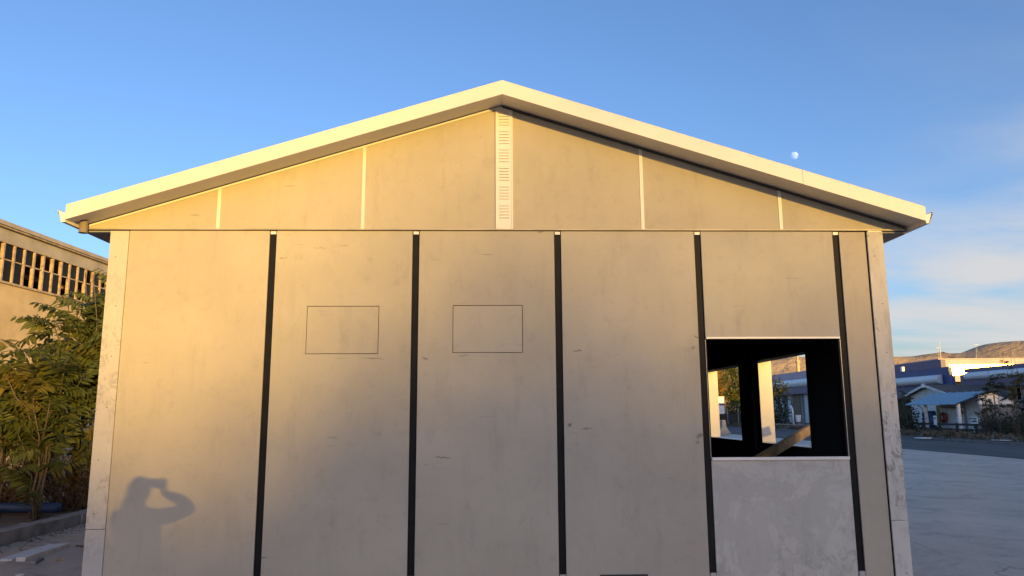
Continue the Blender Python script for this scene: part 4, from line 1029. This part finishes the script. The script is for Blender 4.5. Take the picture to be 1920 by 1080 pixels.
# trees and shrubs of the far side
def crowned(name, label, x, y, h, rx, z0, n, mat, size, group=None, shape='poplar', cat='tree'):
    t_ = thing(name, label, cat, (x, y, 0), group)
    tm = MB().tube([(x, y, -.1), (x+.05*h*.1, y, h*.45), (x, y, h*.9)], [.035*h*.5, .022*h*.5, .004*h], 7)
    for k in range(7):
        a = random.uniform(0, 6.28); z = h*random.uniform(.25, .75); tm.tube([(x, y, z), (x+cos(a)*rx*.6, y+sin(a)*rx*.6, z+rx*.9)], [.008*h, .003*h], 4)
    part('trunk', tm, M['bark'], t_, smooth=True)
    C = []
    cl = []
    for k in range(max(10, n//45)):
        q = random.random(); z = z0+(h-z0)*q
        r = rx*(sin(pi*min(1, q*.86+.12))**.7 if shape == 'poplar' else sqrt(max(0, 1-(2*q-1)**2*.9)))
        a = random.uniform(0, 6.28); rr = r*random.uniform(.25, 1.0); cl.append((x+cos(a)*rr, y+sin(a)*rr, z, r))
    for k in range(n):
        cx, cy, cz, r = random.choice(cl); s = .16*rx+.10
        C.append((random.gauss(cx, s), random.gauss(cy, s), max(.03, random.gauss(cz, s*1.3))))
    V, F = leafquads(np.array(C), rng.uniform(.55, 1.25, n)*size); np_part('crown', V, F, mat, t_); return t_
for px, D_, topy, rx, mt, lb in ((1344, 163, 686, 2.9, 'leafgold', 'broad sunlit golden poplar seen through the empty window'), (1356, 168, 692, 2.5, 'leafgold', 'golden poplar with a lower top next to the broad golden one'),
                                 (1377, 153, 676, 1.9, 'leafgreen', 'narrow green poplar seen through the empty window'), (1330, 160, 690, 2.5, 'leafgold', 'golden poplar half hidden by the window jamb'),
                                 (1396, 170, 694, 1.9, 'leafgreen', 'green poplar half hidden by the dark window pillar')):
    b = atD(px, 775, D_); tz = atD(px, topy, D_).z
    crowned('poplar_tree', lb, b.x, b.y, tz, rx, 1.6, 2000, M[mt], .26)
b = atD(1452, 790, 84); crowned('dark_bush', 'tall dark bush before the long factory at the window edge', b.x, b.y, 4.6, 1.5, .2, 1800, M['leafdark'], .14, shape='bush', cat='bush')
b = atD(1376, 790, 110); crowned('dark_bush', 'dark leafy bush beyond the iron fence under the green poplar', b.x, b.y, 2.2, 1.6, .1, 1200, M['leafdark'], .14, shape='bush', cat='bush')
VG = 'dark scrub along the verge beyond the road'
for (px, X_, h, rx) in ((1690, 29.0, 1.9, 1.0), (1702, 28.4, 1.5, .9), (1713, 29.2, 1.4, .7), (1848, 30.8, 1.2, .7), (1860, 30.0, 1.1, .8), (1874, 29.0, 1.2, .8), (1890, 28.5, 1.0, .8), (1906, 29.5, 1.2, .8), (1922, 28.0, 1.1, .9),
                        (1464, 29.5, 1.6, 1.0), (1680, 30.5, 2.3, 1.0), (1940, 29, 1.9, 1.0)):
    y_ = atX(px, 800, X_).y
    crowned('verge_shrub', 'dark half-bare shrub on the verge beyond the road', X_, y_, h, rx, .05, 420, M['leafdark'], .085, VG, shape='bush', cat='shrub')
for (px, X_, h, n, lb) in ((1872, 27.4, 4.3, 34, 'thin bare-stemmed sapling with a few drooping leaves before the white factory wall'), (1905, 27.0, 4.9, 40, 'taller sapling with drooping leaf tufts beside the purple factory windows'),
                           (1850, 28.6, 3.4, 26, 'short slender sapling close to the kiosk side wall'), (1703, 30.2, 3.7, 26, 'sapling with broad green leaf tufts before the low brown roof'), (1928, 27.6, 4.4, 30, 'leafy sapling farthest along the verge from the kiosk')):
    y_ = atX(px, 800, X_).y
    ailanthus(X_, y_, h, 4, n, lb, .10, LEAVES_D, low=.30, spread=.5, name='sapling')
for (px, X_, h) in ((1860, 28.2, 1.9), (1884, 27.8, 2.2), (1912, 27.5, 2.3), (1697, 29.4, 1.9)):
    y_ = atX(px, 800, X_).y; dryshrub(X_, y_, h, 22, 'bare twiggy shrub on the verge by the saplings', 'bare shrubs by the saplings', 50)
# scraps beside the road
for i, (px, py, lb) in enumerate(((1879, 826, 'white scrap lying on the verge edge below the saplings'), (1732, 822, 'pale scrap on the verge edge below the blue barrel'))):
    c = atZ(px, py, 0.05); tag(part('plastic_scrap', MB().box((c.x-.35, c.y-.3, .05), (c.x+.3, c.y+.35, .09)), M['whiteband'], bevel=.02), lb, 'scrap')
# distant pylons on the hill
for px, topy, D_, lb in ((1759, 646, 1500, 'tiny lattice mast on the hillside above the roof mast'), (1830, 640, 1500, 'tiny lattice mast on the hill crest above the polished panel')):
    b = atD(px, topy, D_); m_ = thing('pylon', lb, 'pylon', (b.x, b.y, b.z-38))
    part('lattice', MB().tube([(b.x-3, b.y, b.z-40), (b.x-.2, b.y, b.z)], [.25, .12], 4).tube([(b.x+3, b.y, b.z-40), (b.x+.2, b.y, b.z)], [.25, .12], 4), M['galv'], m_)
    part('cross_arm', MB().box((b.x-4, b.y-.2, b.z-6), (b.x+4, b.y+.2, b.z-5.5)), M['galv'], m_)
